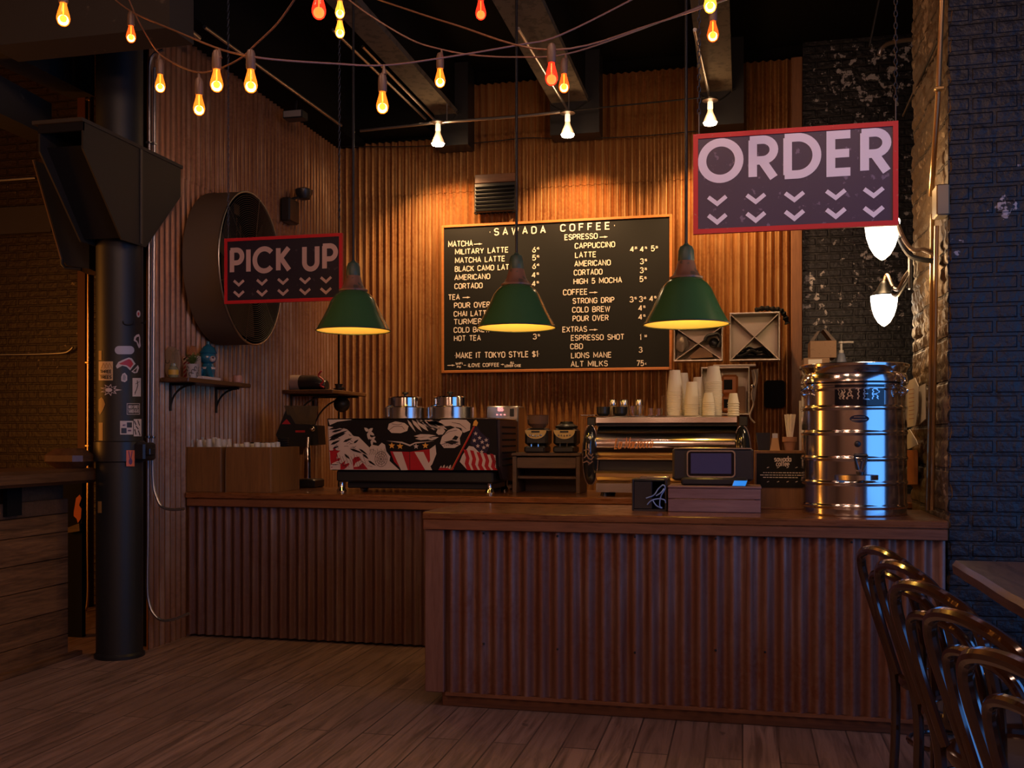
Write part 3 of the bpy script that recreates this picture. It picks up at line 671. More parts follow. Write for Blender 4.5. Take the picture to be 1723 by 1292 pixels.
# ceiling conduits
def ceil_conduit(p, q, r, label): return conduit([p, q], r, label, 'galv', 1)
ceil_conduit(at(253, -5, 5.65), at(335, 64, 6.3), .017, 'thick conduit overhead at upper left ending in a bend')
ceil_conduit(at(344, 45, 6.25), at(574, 211, 8.6), .013, 'long slanting conduit overhead reaching the left back corner')
ceil_conduit(at(560, 50, 7.0), at(716, 200, 8.95), .012, 'left one of two conduits beside the leftmost ceiling beam')
ceil_conduit(at(610, 78, 7.4), at(734, 205, 8.96), .012, 'right one of two conduits beside the leftmost ceiling beam')
ceil_conduit(at(872, 48, 6.9), at(955, 184, 8.96), .013, 'conduit slanting across the middle ceiling beam to its bulb')
ceil_conduit(at(1169, 50, 6.9), at(1194, 163, 8.96), .013, 'conduit along the beam over the order sign')
YR = 8.75
rail = conduit([at(606, 220, YR), at(737, 206, YR), at(870, 196, YR), at(956, 187, YR)], .014, 'horizontal conduit carrying the bare reflector bulbs below the beams', n=2)
for px, py in ((752, 205), (957, 187)):
    q = at(px, py, YR); part('hanger', MB().rod((q.x, YR, q.z), (q.x, YR, zb-.02 if px < 800 else zb), .006, 8), M['galv'], rail, True)
conduit([at(956, 187, 8.9), at(1010, 181, 8.95), at(1195, 163, 8.95)], .007, 'thin dark cable strung between the middle and right reflector bulbs', 'ironblack', n=1, name='overhead_cable')
pts = [at(575+ (1180-560)*i/14, 246-.045*(620*i/14)-6*math.sin(PI*(i % 7)/7)*-1, 9.27) for i in range(15)]
conduit(pts, .005, 'sagging black cable across the upper corrugated wall', 'ironblack', n=3, name='overhead_cable')
# right side pipes on the pillar face
XP = pl-.045
q = [at_x(1585, -10, XP), at_x(1578, 170, XP), at_x(1567, 330, XP)]
conduit(q, .013, 'bright coppery conduit running down the brick pillar from the ceiling', 'brass', n=1, clamps=[at_x(1580, 150, XP)])
conduit([at_x(1569, 360, XP), at_x(1567.5, 560, XP), at_x(1560.5, 858, XP)], .011, 'pale conduit on the pillar side below the junction box, left of a pair', 'brass', n=1)
conduit([at_x(1576, 380, XP), at_x(1573.5, 560, XP), at_x(1568, 858, XP)], .011, 'pale conduit on the pillar side below the junction box, right of a pair', 'brass', n=1)
q = at_x(1583, 340, XP+.01); 
solo('junction_box', MB().bbox(q.x-.03, q.x+.03, q.y-.06, q.y+.06, q.z-.075, q.z+.075, .006), mat('dull_box_metal', (.30, .24, .15), .5, .6), 'metal junction box on the brick pillar beside the order sign', 'junction box')
conduit([at_d(1479, 92, 5.75), at_d(1484, 80, 5.75), at_d(1500, 72, 5.78), at_d(1535, 67, 5.85), at_d(1556, 72, 5.9), at_d(1566, 84, 5.95), at_d(1568.5, 115, 5.98)], .012, 'hooked grey conduit bend above the order sign', clamps=[at_d(1568, 140, 5.99)])
conduit([at_d(1519, -197, 6.4), at_d(1463, 78, 6.5)], .008, 'short slanting steel rod in the dark above the order sign', 'ironblack', n=1)
conduit([at_x(1578, 66, pl-.03), at_d(1520, 195, 6.4)], .008, 'long slanting steel rod behind the hooked conduit', 'ironblack', n=1)
# ------------------------------------------------------------------ drum fan on the left wall
fz = 2.73; fcen = Vector((XL+.30, 6.98, fz)); FR = .575; fdep = .27
fan = thing('drum_fan', 'large round drum fan with wire guard mounted on the left corrugated wall', 'fan', (fcen.x, fcen.y, fz-FR), math.radians(4))
def fx(mb):   # lathe about z -> axis along +x
    mb.v = [(z, x, y+FR) for x, y, z in mb.v]; return mb
part('drum', fx(MB().lathe([(FR, -fdep), (FR, 0), (FR-.008, 0), (FR-.008, -fdep), (FR, -fdep)], n=64, caps=False)), mat('brown_drum_steel', (.13, .085, .05), .6, .1), fan)
part('shade_liner', fx(MB().lathe([(FR-.0095, -fdep+.005), (FR-.0095, -.006)], n=64, caps=False)), M['matte'], fan)  # black sleeve added for the shaded inside of the drum
part('rim', fx(MB().tube([(FR*math.cos(2*PI*k/64), FR*math.sin(2*PI*k/64), .004) for k in range(64)], .007, 8, closed=True)), M['galv'], fan)
gd = MB()
for i in range(34):
    r = .05+i*(FR-.06)/34; gd.tube([(r*math.cos(2*PI*k/56), r*math.sin(2*PI*k/56), .012-.0*r) for k in range(56)], .0022, 4, closed=True)
for k in range(6):
    a = 2*PI*k/6+.3; gd.rod((0.05*math.cos(a), .05*math.sin(a), .010), (FR*math.cos(a), FR*math.sin(a), .008), .003, 6)
part('wire_guard', fx(gd), mat('dull_guard_wire', (.16, .13, .10), .45, .8), fan, ang=80)
hb = MB().lathe([(.001, -.20), (.10, -.20), (.10, -.05), (.06, -.01), (.001, -.01)], n=24); part('motor', fx(hb), M['ironblack'], fan)
for k in range(3):
    a = 2*PI*k/3+.5; vs = []
    ca, sa = math.cos(a), math.sin(a)
    for r, w_, tw in ((.09, .09, .05), (.3, .15, .06), (.50, .20, .05)):
        for s_ in (-1, 1):
            vs.append((r*ca-s_*w_*sa, r*sa+s_*w_*ca, -.11+s_*tw))
    b = MB(); b.add(vs, [(0, 1, 3, 2), (2, 3, 5, 4)]); b.add([(x, y, z-.004) for x, y, z in vs], [(0, 2, 3, 1), (2, 4, 5, 3)])
    part('blade', fx(b), M['black'], fan)
for s_ in (-1, 1): part('mount', fx(MB().box(-.05, .05, s_*.46-.04, s_*.46+.04, -.30, -.12)), M['ironblack'], fan)
b = MB(); b.bbox(-.05, .05, -.03, .03, -.0, .06, .01); bb = fx(MB().lathe([(.02, 0), (.045, .012), (.045, .02)], n=16))
part('back_panel', fx(MB().lathe([(.001, -fdep+.004), (FR-.012, -fdep+.004)], n=48)), M['matte'], fan)
# wall flood lamp
p = at_x(487, 345, XL+.06)
fl = thing('emergency_light', 'small black twin-piece wall light right of the drum fan', 'wall light', (XL+.02, p.y, p.z))
part('housing', MB().bbox(0, .09, -.10, .10, -.16, .05, .012), M['rubber'], fl)
part('lamp_head', MB().lathe([(.001, -.06), (.05, -.05), (.075, .0), (.078, .03), (.07, .035)], n=24).move((.13, .10, .12)), M['rubber'], fl)
part('lens', MB().lathe([(.069, .036), (.04, .05), (.001, .056)], n=24).move((.13, .10, .12)), mat('smoky_lens', (.25, .25, .25), .1, 0, coat=1), fl)
part('bracket', MB().tube([(.05, 0, .05), (.09, .05, .075), (.13, .09, .09)], .012, 8), M['rubber'], fl)
# little speaker box under bulkhead
p = at(497, 192, 7.9)
sp = thing('ceiling_speaker', 'small grey box fixed under the black bulkhead over the left wall', 'speaker', (p.x, p.y, p.z-.05))
part('box', MB().bbox(-.09, .09, -.06, .06, 0, .07, .006), M['ironblack'], sp)
part('front', MB().bbox(-.08, .08, -.067, -.061, .008, .062, .002), mat('grey_face', (.25, .22, .19), .5), sp)
part('arm', MB().rod((0, 0, .07), (0, .04, .25), .01), M['ironblack'], sp)
# hanging steel chute of the next room
cht = thing('steel_chute', 'dark slanting steel hopper plate hanging behind the column bracket', 'chute', tuple(at_d(95, 450, 6.9)))
P8 = [at_d(58, 272, 6.6), at_d(70, 262, 6.9), at_d(110, 425, 6.9), at_d(104, 437, 6.6)]
Q8 = [at_d(112, 268, 7.4), at_d(150, 262, 7.4), at_d(150, 440, 7.4), at_d(140, 452, 7.4)]
def d6(px, py): return at_d(px, py, 6.7)
part('channel', MB().prism([d6(58, 270), d6(150, 300), d6(150, 452), d6(135, 450), d6(112, 446), d6(105, 436)], (-.1, .35, 0)), M['ironblack'], cht, True)
part('edge_strip', MB().tube([d6(57, 270)+Vector((0, -.005, 0)), d6(104.5, 437)+Vector((0, -.005, 0))], .009, 6), mat('lit_steel_edge', (.16, .10, .06), .45, .6), cht, True)  # light catching the chute edge, put in as a paler strip
part('lip', MB().tube([d6(105, 436), d6(104.5, 444), d6(110, 451), d6(137, 453)], .012, 8), M['ironblack'], cht, True)
# black louvred vent box with wood header on the back wall
x0, x1, z0, z1 = ext(797, 291, 868, 356, YB-.12)
vt = thing('vent_box', 'black louvred vent box with brown board top over the menu board', 'vent', ((x0+x1)/2, YB-.1, z0))
zh = at(832, 306, YB-.12).z
part('housing', MB().bbox(x0, x1, YB-.11, YB-.02, z0, zh, .01), M['rubber'], vt, True)
for k in range(7):
    z = z0+.03+k*(zh-z0-.05)/6.5; part('louvre', MB().prism([(x0+.015, YB-.111, z), (x1-.015, YB-.111, z), (x1-.015, YB-.125, z-.018), (x0+.015, YB-.125, z-.018)], (0, .002, .004)), mat('vent_black', (.003, .003, .003), .8, spec=.05), vt, True)
part('header_board', MB().bbox(x0+.005, x1-.005, YB-.10, YB-.02, zh+.001, z1, .004), M['slabtrim'], vt, True)
part('bottom_fringe', MB().tube([(x0+(x1-x0)*i/40, YB-.09, z0+.0+.008*math.cos(i*1.6)) for i in range(41)], .01, 6), M['matte'], vt, True)

# ------------------------------------------------------------------ menu board
YM = 9.27
bx0, bx1 = at(743, 500, YM).x, at(1131, 500, YM).x; bz0, bz1 = at(937, 625, YM).z, at(937, 370, YM).z
mbd = thing('menu_board', 'black letterboard menu in an orange-brown frame on the back wall', 'menu board', ((bx0+bx1)/2, YM, bz0))
fw = .025
for q in ((bx0, bx0+fw, bz0, bz1), (bx1-fw, bx1, bz0, bz1), (bx0+fw, bx1-fw, bz1-fw, bz1), (bx0+fw, bx1-fw, bz0, bz0+fw)):
    part('frame_rail', MB().bbox(q[0], q[1], YM-.012, YM+.03, q[2], q[3], .003), M['orange_frame'], mbd, True)
part('felt_panel', MB().box(bx0+fw, bx1-fw, YM, YM+.02, bz0+fw, bz1-fw), M['board'], mbd, True)
lt = MB(); k_ = .2554
slant_t, slant_b = -.0438, -.0155     # the picture's slope at the board's top and bottom
def bpt(cx_, cy_):
    """crop pixel of the board photograph -> level board coordinates"""
    px, py = 730+cx_*k_, 340+cy_*k_
    py_l = 369.5+slant_t*(px-939); py_r = 623.7+slant_b*(px-937)
    v = (py-py_l)/(py_r-py_l)
    return at(px, py, YM).x, bz1-v*(bz1-bz0)
mpp = (at(940, 500, YM).x-at(939, 500, YM).x)*k_
def line(txt, xa_, xb_, yb_, cap=38, th=5.6, gap=.2):
    X0, Zb = bpt(xa_, yb_); X1, _ = bpt(xb_, yb_)
    letters(lt, txt, cap*mpp, th*mpp, plane_fn((X0, YM-.0025, Zb), (1, 0, 0), (0, 0, 1)), X1-X0, gap=gap)
for a in (('.SAWADA', 365, 738, 219, 50, 7.6, .5), ('COFFEE.', 833, 1195, 195, 50, 7.6, .5), ('MATCHA', 95, 258, 292, 40), ('>', 262, 318, 285, 26, 5), ('MILITARY LATTE', 140, 492, 342), ('MATCHA LATTE', 140, 470, 399),
          ('BLACK CAMO LATTE', 138, 548, 455), ('AMERICANO', 136, 372, 511), ('CORTADO', 136, 322, 569), ('TEA', 95, 172, 641, 38), ('>', 187, 238, 636, 26, 5), ('POUR OVER', 133, 372, 695), ('CHAI LATTE', 131, 372, 751),
          ('TURMERIC', 131, 360, 803), ('COLD BREW', 131, 372, 857), ('HOT TEA', 133, 310, 912), ('.MAKE IT TOKYO STYLE $1.', 136, 697, 1027, 42, 6.4), ('>', 88, 138, 1082, 24, 4.5),
          ('WIFI', 143, 190, 1068, 17, 3.6), ('PW', 152, 180, 1088, 15, 3.6), ('-', 195, 215, 1080, 20, 4), ('iLOVE COFFEE', 226, 432, 1083, 26, 4.6), ('>', 440, 462, 1074, 20, 4), ('ALL', 502, 532, 1061, 16, 3.4), ('LOWER CASE', 467, 575, 1083, 18, 3.6),
          ('ESPRESSO', 861, 1080, 250), ('>', 1090, 1144, 243, 26, 5), ('CAPPUCCINO', 928, 1195, 307), ('LATTE', 930, 1070, 367), ('AMERICANO', 926, 1166, 424), ('CORTADO', 922, 1112, 482), ('HIGH 5 MOCHA', 920, 1240, 540), ('COFFEE', 851, 1013, 612, 39), ('>', 1022, 1078, 606, 26, 5),
          ('STRONG DRIP', 914, 1190, 668), ('COLD BREW', 911, 1162, 726), ('POUR OVER', 914, 1152, 783), ('EXTRAS', 847, 1010, 855), ('>', 1022, 1078, 850, 26, 5), ('ESPRESSO SHOT', 903, 1255, 910), ('CBD', 898, 983, 966), ('LIONS MANE', 904, 1171, 1025), ('ALT MILKS', 902, 1147, 1081),
          ('3', 1350, 1375, 988), ('75', 1335, 1385, 1076), ('c', 1392, 1402, 1066, 18, 3.4)): line(*a)
for d, c, x, y in (('6', '45', 648, 330), ('5', '95', 648, 383), ('6', '45', 648, 438), ('4', '15', 646, 496), ('4', '15', 646, 553), ('3', '15', 653, 901), ('4', '25', 1293, 330), ('4', '75', 1358, 330), ('5', '25', 1430, 326), ('3', '15', 1358, 410), ('3', '75', 1357, 468), ('5', '15', 1355, 526),
                   ('3', '15', 1290, 659), ('3', '65', 1352, 657), ('4', '15', 1420, 653), ('4', '15', 1348, 715), ('4', '15', 1348, 773), ('1', '50', 1357, 906)):
    line(d, x, x+(26 if d != '1' else 10), y); line(c, x+30, x+47, y-20, 15, 3)
part('lettering', lt, M['white'], mbd, True, 'cream push-in letters')

# ------------------------------------------------------------------ hanging signs
def hang_sign(name, label, Y, quad, word, wordbox, chev_rows, chev_x, chev_w, mats, chains, lettmat):
    sheetmat = mats or M['navy']
    """quad: picture corners left x, right x, top y, bottom y at the middle"""
    xl, xr, yt, yb = quad
    X0, X1 = at(xl, (yt+yb)/2, Y).x, at(xr, (yt+yb)/2, Y).x; xm_ = (xl+xr)/2
    Z0, Z1 = at(xm_, yb, Y).z, at(xm_, yt, Y).z; Wd, Hd = X1-X0, Z1-Z0
    t = thing(name, label, 'sign', ((X0+X1)/2, Y, Z0))
    part('sheet', MB().box(X0+.004, X1-.004, Y-.004, Y+.004, Z0+.004, Z1-.004), sheetmat, t, True)
    fr = .032*Hd*1.5; f_ = MB()
    for a in ((X0, X1, Z1-fr, Z1), (X0, X1, Z0, Z0+fr), (X0, X0+fr, Z0+fr, Z1-fr), (X1-fr, X1, Z0+fr, Z1-fr)): f_.box(a[0], a[1], Y-.010, Y+.010, a[2], a[3])
    part('border', f_, M['redframe'], t, True)
    l_ = MB(); fn = plane_fn((X0, Y-.0055, Z0), (1, 0, 0), (0, 0, 1))
    for wd, u0, u1, v0, v1 in word:
        letters(l_, wd, (v1-v0)*Hd, .165*(v1-v0)*Hd*wordbox, fn, (u1-u0)*Wd, GEO, .36 if wd != 'PICK' else .34, u0*Wd, v0*Hd)
    for v0, v1 in chev_rows:
        for u in chev_x:
            h_ = (v1-v0)*Hd; w_ = chev_w*Wd; th = h_*.36
            ribbon(l_, [(u*Wd-w_/2+th*.35, v1*Hd-th*.35), (u*Wd, v0*Hd+th*.7), (u*Wd+w_/2-th*.35, v1*Hd-th*.35)], th, fn)
    part('lettering', l_, lettmat, t, True)
    for cxp in chains:
        X = at(cxp, yt, Y).x; c = MB(); z = Z1
        c.tube([(X, Y, Z1-.01), (X, Y, Z1+.10)], .0035, 6)
        z = Z1+.09; k = 0
        while z < ZC-.02:
            lk = [(.007*math.cos(2*PI*i/8), 0, .014+.016*math.sin(2*PI*i/8)) for i in range(8)]
            if k % 2: lk = [(0, x, zz) for x, _, zz in lk]
            c.tube([(X+x, Y+y, z+zz) for x, y, zz in lk], .0022, 4, closed=True); z += .026; k += 1
        part('chain', c, mat('dark_chain', (.10, .09, .085), .5, .8), t, True)
    return t
hang_sign('hanging_sign', 'larger navy hanging sign reading ORDER with down chevrons, red border', 4.60, (1166.5, 1511, 215.5, 387), [('ORDER', .024, .968, .50, .945)], 1.12,
          [(.265, .378), (.08, .197)], [.122, .315, .505, .705, .885], .105, None, (1176, 1507), M['lilac'])
hang_sign('hanging_sign', 'smaller dark hanging sign reading PICK UP with down chevrons, red border', 6.25, (378.5, 576.5, 397, 508.5), [('PICK', .045, .575, .445, .855), ('UP', .665, .965, .445, .855)], 1.12,
          [(.255, .365), (.09, .20)], [.125, .325, .505, .69, .865], .10, speck('worn_dark_sheet', (.016, .008, .016), (.06, .04, .05), .66, 25, .5, .05), (384, 571), mat('tan_lettering', (.62, .40, .32), .5))

# ------------------------------------------------------------------ pendant lamps
k_p = .475/2/266
def pendant():
    t = thing('pendant_lamp', '', 'pendant lamp', (0, 0, 0), 0, 'green enamel pendant lamps')
    o = [(.2375, 0), (.232, .010), (.1875, .091), (.138, .198), (.115, .228), (.089, .250), (.060, .266)]
    sh = part('shade', MB().lathe(o+[(.058, .263)]+[(r-.003, z-.003) for r, z in reversed(o[:-1])][:-1]+[(.2345, .0)], n=56, caps=False), M['green'], t, ang=50)
    part('lining', MB().lathe([(.2335, .0015)]+[(r-.0045, z-.004) for r, z in o[1:]]+[(.001, .262)], n=56, caps=False), M['enamel'], t, ang=50)
    part('rim', MB().tube([(.2375*math.cos(2*PI*k/56), .2375*math.sin(2*PI*k/56), 0) for k in range(56)], .0035, 6, closed=True), M['black'], t)
    part('neck', MB().lathe([(.090, .252), (.092, .262), (.075, .272), (.060, .30), (.047, .345), (.045, .352)], n=32), M['copperneck'], t)
    part('cap', MB().lathe([(.044, .352), (.046, .36), (.043, .41), (.034, .432), (.016, .442), (.012, .45)], n=32), M['greencap'], t)
    part('stem', MB().rod((0, 0, .445), (0, 0, ZC-2.12), .0085, 10), M['ironblack'], t)
    part('bulb', MB().ball((0, 0, .11), .032, 16, 10, (1, 1, 1.2)), mat('lamp_bulb_glow', (1, .7, .3), .3, emit=(1.0, .60, .16), es=14), t)
    part('lamp_holder', MB().lathe([(.016, .148), (.02, .2), (.02, .26)], n=16), M['brass'], t)
    return t
pp = pendant()
specs = [(594.5, 556.5, 6.02, 'green pendant lamp hanging right beside the PICK UP sign'), (869, 551.5, 5.86, 'green pendant lamp hanging in front of the menu board'), (1154.5, 546, 5.62, 'green pendant lamp hanging beneath the ORDER sign')]
for i, (px, py, Y, lb) in enumerate(specs):
    p = at(px, py, Y); o = pp if i == 0 else dup(pp)
    o.location = p; o['label'] = lb
    light('pendant_glow', 'POINT', (p.x, p.y, p.z+.055), 5.5 if i else 4, YEL, .03)
# ------------------------------------------------------------------ reflector bulbs under the beams
def refl():
    t = thing('reflector_bulb', '', 'light bulb', (0, 0, 0), 0, 'bare reflector bulbs below the beams')
    part('canopy', MB().lathe([(.02, .235), (.065, .225), (.068, .212), (.03, .205), (.018, .20)], n=24), M['galv'], t)
    part('socket', MB().lathe([(.022, .205), (.024, .15), (.022, .135)], n=20), mat('porcelain_socket', (.8, .72, .6), .35, emit=(1, .75, .45), es=1.2), t)  # socket glow stands in for light from the bulb
    part('bulb', MB().lathe([(.021, .135), (.026, .11), (.050, .055), (.060, .025)], n=28, caps=False), mat('frosted_bulb', (.8, .65, .5), .3, emit=(1.0, .55, .25), es=.7), t)
    part('lens', MB().lathe([(.060, .0245), (.052, .008), (.03, .001), (.001, 0)], n=28, caps=False), mat('bulb_face', (1, .9, .7), .3, emit=(1, .78, .5), es=40), t)
    return t
rb = refl()
for i, (px, py, lb) in enumerate(((737, 246, 'lit bare reflector bulb under the leftmost beam'), (955, 231, 'lit bare reflector bulb under the middle beam'), (1195, 211, 'lit bare reflector bulb over the corner of the ORDER sign'))):
    p = at(px, py, YR); o = rb if i == 0 else dup(rb)
    o.location = p; o['label'] = lb
    light('reflector_beam', 'SPOT', (p.x, p.y, p.z-.03), 230, WARM, .05, (math.radians(20), 0, 0), cone=118, blend=.85)
    light('reflector_spill', 'POINT', (p.x, p.y-.10, p.z+.05), 3.5, WARM, .05)
# ------------------------------------------------------------------ string lights
def amber_glass(nm, c, e, es):
    m = mat(nm, c, .08, 0, alpha=1); t = NT(m)
    t.b.inputs['Emission Color'].default_value = (*e, 1); t.b.inputs['Emission Strength'].default_value = es
    t.b.inputs['Transmission Weight'].default_value = .55; t.b.inputs['IOR'].default_value = 1.2
    return m
BG = {'amber': amber_glass('amber_bulb_glass', (1, .42, .06), (1, .24, .02), .6), 'red': amber_glass('red_bulb_glass', (.9, .05, .03), (1, .05, .015), .75), 'dim': amber_glass('orange_bulb_glass', (1, .25, .05), (.9, .16, .02), .45), 'yellow': amber_glass('yellow_bulb_glass', (1, .6, .1), (1, .45, .05), .8)}
FIL = mat('glowing_filament', (1, .8, .3), .3, emit=(1, .50, .08), es=6)
SOCK = mat('brown_bulb_socket', (.10, .055, .035), .5); CORD = mat('brown_cord', (.16, .075, .045), .45)
bulb_mesh = MB().lathe([(.0001, -.088), (.010, -.0865), (.0175, -.080), (.022, -.069), (.023, -.060), (.0205, -.046), (.0160, -.030), (.0125, -.016), (.0115, -.006)], n=24, caps=False).mesh('bulb_glass', [BG['amber']], ang=60)
sock_mesh = MB().lathe([(.004, .062), (.011, .058), (.0155, .046), (.0165, .03), (.0165, -.002), (.0145, -.008)], n=20).mesh('socket', [SOCK])
fil_mesh = MB().lathe([(.001, -.074), (.008, -.070), (.0105, -.062), (.008, -.055), (.001, -.051)], n=12).rod((0, 0, -.052), (0, 0, -.01), .0018, 6).mesh('filament', [FIL])
def string(label, pts, bulbs):
    P = [at_d(x, y, d) for x, y, d in pts]; t = thing('string_light', label, 'string lights', tuple(P[len(P)//2]), 0, 'string lights overhead')
    if len(P) > 1: part('cord', MB().tube(smoothpath(P, 6), .0036, 6), CORD, t, True)
    org = Vector(t.location)
    for ax, ay, px, py, d, c in bulbs:
        b = at_d(px, py, d); top = Vector((b.x, b.y, b.z+.055)); a = at_d(ax, ay, d) if ax is not None else top+Vector((0, 0, .12))
        s = bpy.data.objects.new('socket', sock_mesh); COL.objects.link(s); s.parent = t; s.location = top-org
        g = bpy.data.objects.new('bulb', bulb_mesh); COL.objects.link(g); g.parent = s
        if c != 'amber':
            g.data = bulb_mesh.copy(); g.data.materials[0] = BG[c]
        g['label'] = {'amber': 'amber glass bulb', 'red': 'red glass bulb', 'dim': 'dim orange glass bulb', 'yellow': 'yellow glass bulb'}[c]
        f_ = bpy.data.objects.new('filament', fil_mesh); COL.objects.link(f_); f_.parent = s
        part('lead', MB().tube([top+Vector((0, 0, .058)), a], .0025, 5).lathe([(.012, 0), (.008, .01), (.004, .035)], tuple(a-Vector((0, 0, .03))), 8), SOCK, t, True)
        light('string_bulb_glow', 'POINT', (b.x, b.y, b.z-.012), {'amber': 1.9, 'red': .6, 'dim': .8, 'yellow': 1.6}[c], {'red': (1, .08, .02)}.get(c, (1, .48, .16)), .02)
string('string of amber bulbs sagging from the upper left past the leftmost pendant stem', [(180, -12, 5.0), (222, 20, 4.8), (300, 54, 4.2), (368, 82, 3.6), (418, 94, 3.45), (470, 101, 3.5), (560, 107, 3.6), (645, 110, 3.7), (740, 98, 3.85), (870, 76, 3.95), (945, 58, 4.05), (1085, -12, 4.2)],
       [(222, 22, 220.5, 60, 4.8, 'dim'), (369, 84, 364.5, 139, 3.55, 'amber'), (419, 95, 422, 140, 3.45, 'amber'), (646, 112, 643.5, 176, 3.7, 'amber')])
string('short deep loop of amber bulbs in front of the left wall', [(212, -14, 5.05), (228, 25, 4.98), (248, 62, 4.8), (268, 90, 4.5), (300, 110, 4.25), (335, 122, 3.95), (370, 115, 3.8), (405, 98, 3.7), (430, 75, 3.65), (468, 38, 3.55), (503, -12, 3.45)],
       [(268, 91, 269.5, 143, 4.5, 'amber'), (335, 124, 335, 180, 3.95, 'amber')])
string('long string of bulbs dipping across the top middle of the room', [(575, -10, 4.4), (620, 24, 4.35), (690, 66, 4.3), (742, 83, 4.3), (800, 93, 4.3), (870, 96, 4.3), (952, 91, 4.3), (1060, 56, 4.4), (1200, 2, 4.5), (1230, -12, 4.5)],
       [(743, 86, 740.5, 134, 4.3, 'amber'), (952, 92, 949, 143, 4.3, 'dim'), (1196, 6, 1199.5, 56, 3.95, 'dim')])
string('nearest string of larger bulbs mostly above the top of the view', [(60, -30, 3.5), (106, -22, 3.5), (320, -34, 3.4), (536, -42, 3.3), (700, -40, 3.7), (809, -28, 4.2), (1000, -34, 3.8), (1194, -44, 3.5)],
       [(107, -20, 106.5, 28, 3.5, 'amber'), (536, -40, 536.5, 15, 3.2, 'red'), (809, -26, 809, 20, 4.25, 'red'), (1194, -42, 1195, 6, 3.55, 'yellow')])
string('string with a red bulb and two stacked yellow bulbs behind the long string', [(540, -34, 4.8), (572, -20, 4.75), (620, -6, 4.6), (760, 40, 4.0), (928, 84, 3.55), (1100, 40, 3.8), (1260, -14, 4.0)],
       [(572, -20, 572, 19, 4.72, 'yellow'), (572, -18, 572, 52, 4.78, 'yellow'), (928, 86, 928, 128, 3.55, 'red')])
# ------------------------------------------------------------------ wall sconces
def sconce():
    t = thing('wall_sconce', '', 'wall lamp', (0, 0, 0), 0, 'white glass wall sconces')
    # local: shade axis at origin, wall plate towards +x at (ax, ay, az)
    return t
GLOW = mat('lit_opal_glass', (1, .9, .75), .3, emit=(1, .86, .66), es=9)
def make_sconce(px, py, D, plate, label, s, power, watt):
    p = at_d(px, py, D); t = thing('wall_sconce', label, 'wall lamp', p, 0, 'white glass wall sconces')
    h = .235*s; r = .088*s
    prof = [(.001, -h*.62), (r*.14, -h*.60), (r*.45, -h*.50), (r*.72, -h*.32), (r*.90, -h*.10), (r*.98, h*.12), (r, h*.24), (r*.96, h*.27)]
    part('glass_shade', MB().lathe(prof, n=32, caps=False), GLOW, t)
    part('cap', MB().lathe([(r*.99, h*.265), (r*.98, h*.30), (r*.6, h*.42), (r*.35, h*.60), (r*.2, h*.68), (.001, h*.72)], n=32), M['ironblack'], t)
    q = Vector(plate)-Vector(p); a = Vector((0, 0, h*.65))
    path = [a, a+Vector((.02*s, .0, .05*s)), a.lerp(q, .35)+Vector((0, 0, -.06*s)), a.lerp(q, .55)+Vector((0, 0, -.09*s)), a.lerp(q, .78)+Vector((0, 0, -.03*s)), q]
    part('arm', MB().tube(smoothpath(path), .012*s, 8), mat('tan_iron_arm', (.16, .10, .06), .4, .5), t)
    path2 = [q+Vector((0, 0, -.03)), q.lerp(a, .3)+Vector((0, 0, -.10*s)), q.lerp(a, .5)+Vector((0, -.0, -.13*s)), q.lerp(a, .66)+Vector((0, 0, -.10*s)), q.lerp(a, .60)+Vector((0, 0, -.07*s))]
    part('scroll', MB().tube(smoothpath(path2), [.013*s]*24+[.02*s], 8), M['ironblack'], t)
    part('wall_plate', MB().bbox(q.x-.014, q.x+.004, q.y-.035*s, q.y+.035*s, q.z-.13*s, q.z+.09*s, .006), M['ironblack'], t)
    light('sconce_glow', 'POINT', (p[0], p[1], p[2]-h*.75), watt, (1, .62, .30), .06)
    light('sconce_glow', 'POINT', (p[0]+.0, p[1], p[2]+h*1.1), watt*.5, (1, .62, .30), .05)
make_sconce(1484.5, 391, 5.22, (pl-.03, 5.36, 2.36), 'lit white glass sconce partly behind the lower right corner of the ORDER sign', 1.0, 9, 9)
make_sconce(1487.5, 513, 6.3, (pl-.03, 6.12, 2.42), 'lit white glass sconce hanging free above the steel urn', .93, 9, 9)
# ------------------------------------------------------------------ wooden boxes and clear cups on the back counter
def open_box(name, label, X0, X1, Y0, Y1, Z0, Z1, t_=.014, matl='boxwood', cat='box'):
    t = thing(name, label, cat, ((X0+X1)/2, (Y0+Y1)/2, Z0))
    part('front_panel', MB().bbox(X0, X1, Y0, Y0+t_, Z0, Z1, .002), M[matl], t, True)
    part('rear_panel', MB().bbox(X0, X1, Y1-t_, Y1, Z0, Z1, .002), M[matl], t, True)
    part('side_panel', MB().bbox(X0, X0+t_, Y0+t_, Y1-t_, Z0, Z1, .002), M[matl], t, True)
    part('side_panel', MB().bbox(X1-t_, X1, Y0+t_, Y1-t_, Z0, Z1, .002), M[matl], t, True)
    part('bottom', MB().box(X0+t_, X1-t_, Y0+t_, Y1-t_, Z0+.002, Z0+.014), M[matl], t, True)
    return t
YBX = 6.57
a0, a1, _, zt_ = ext(303, 752, 371, 828, YBX); b0, b1, _, _ = ext(380, 752, 455, 828, YBX)
yb_ = at_x(504, 780, b1).y
wbl = open_box('wooden_box', 'left wooden box holding tall clear cups at counter end', a0, a1, YBX, YBX+.42, SZ, zt_)
wbr = open_box('wooden_box', 'wooden box with lit right side holding clear cups beside the black grinder', b0, b1, YBX, min(yb_, 7.2), SZ, zt_)
cup_mb = MB().lathe([(.028, .002), (.0285, 0), (.0405, .115), (.042, .118), (.0405, .1175), (.0278, .004), (.001, .004)], n=20, caps=False)
ccup = solo('plastic_cup', cup_mb, M['cupclear'], 'clear plastic cup standing upside down in the left wooden box', 'cup', 'clear cups in the left box', ang=60)
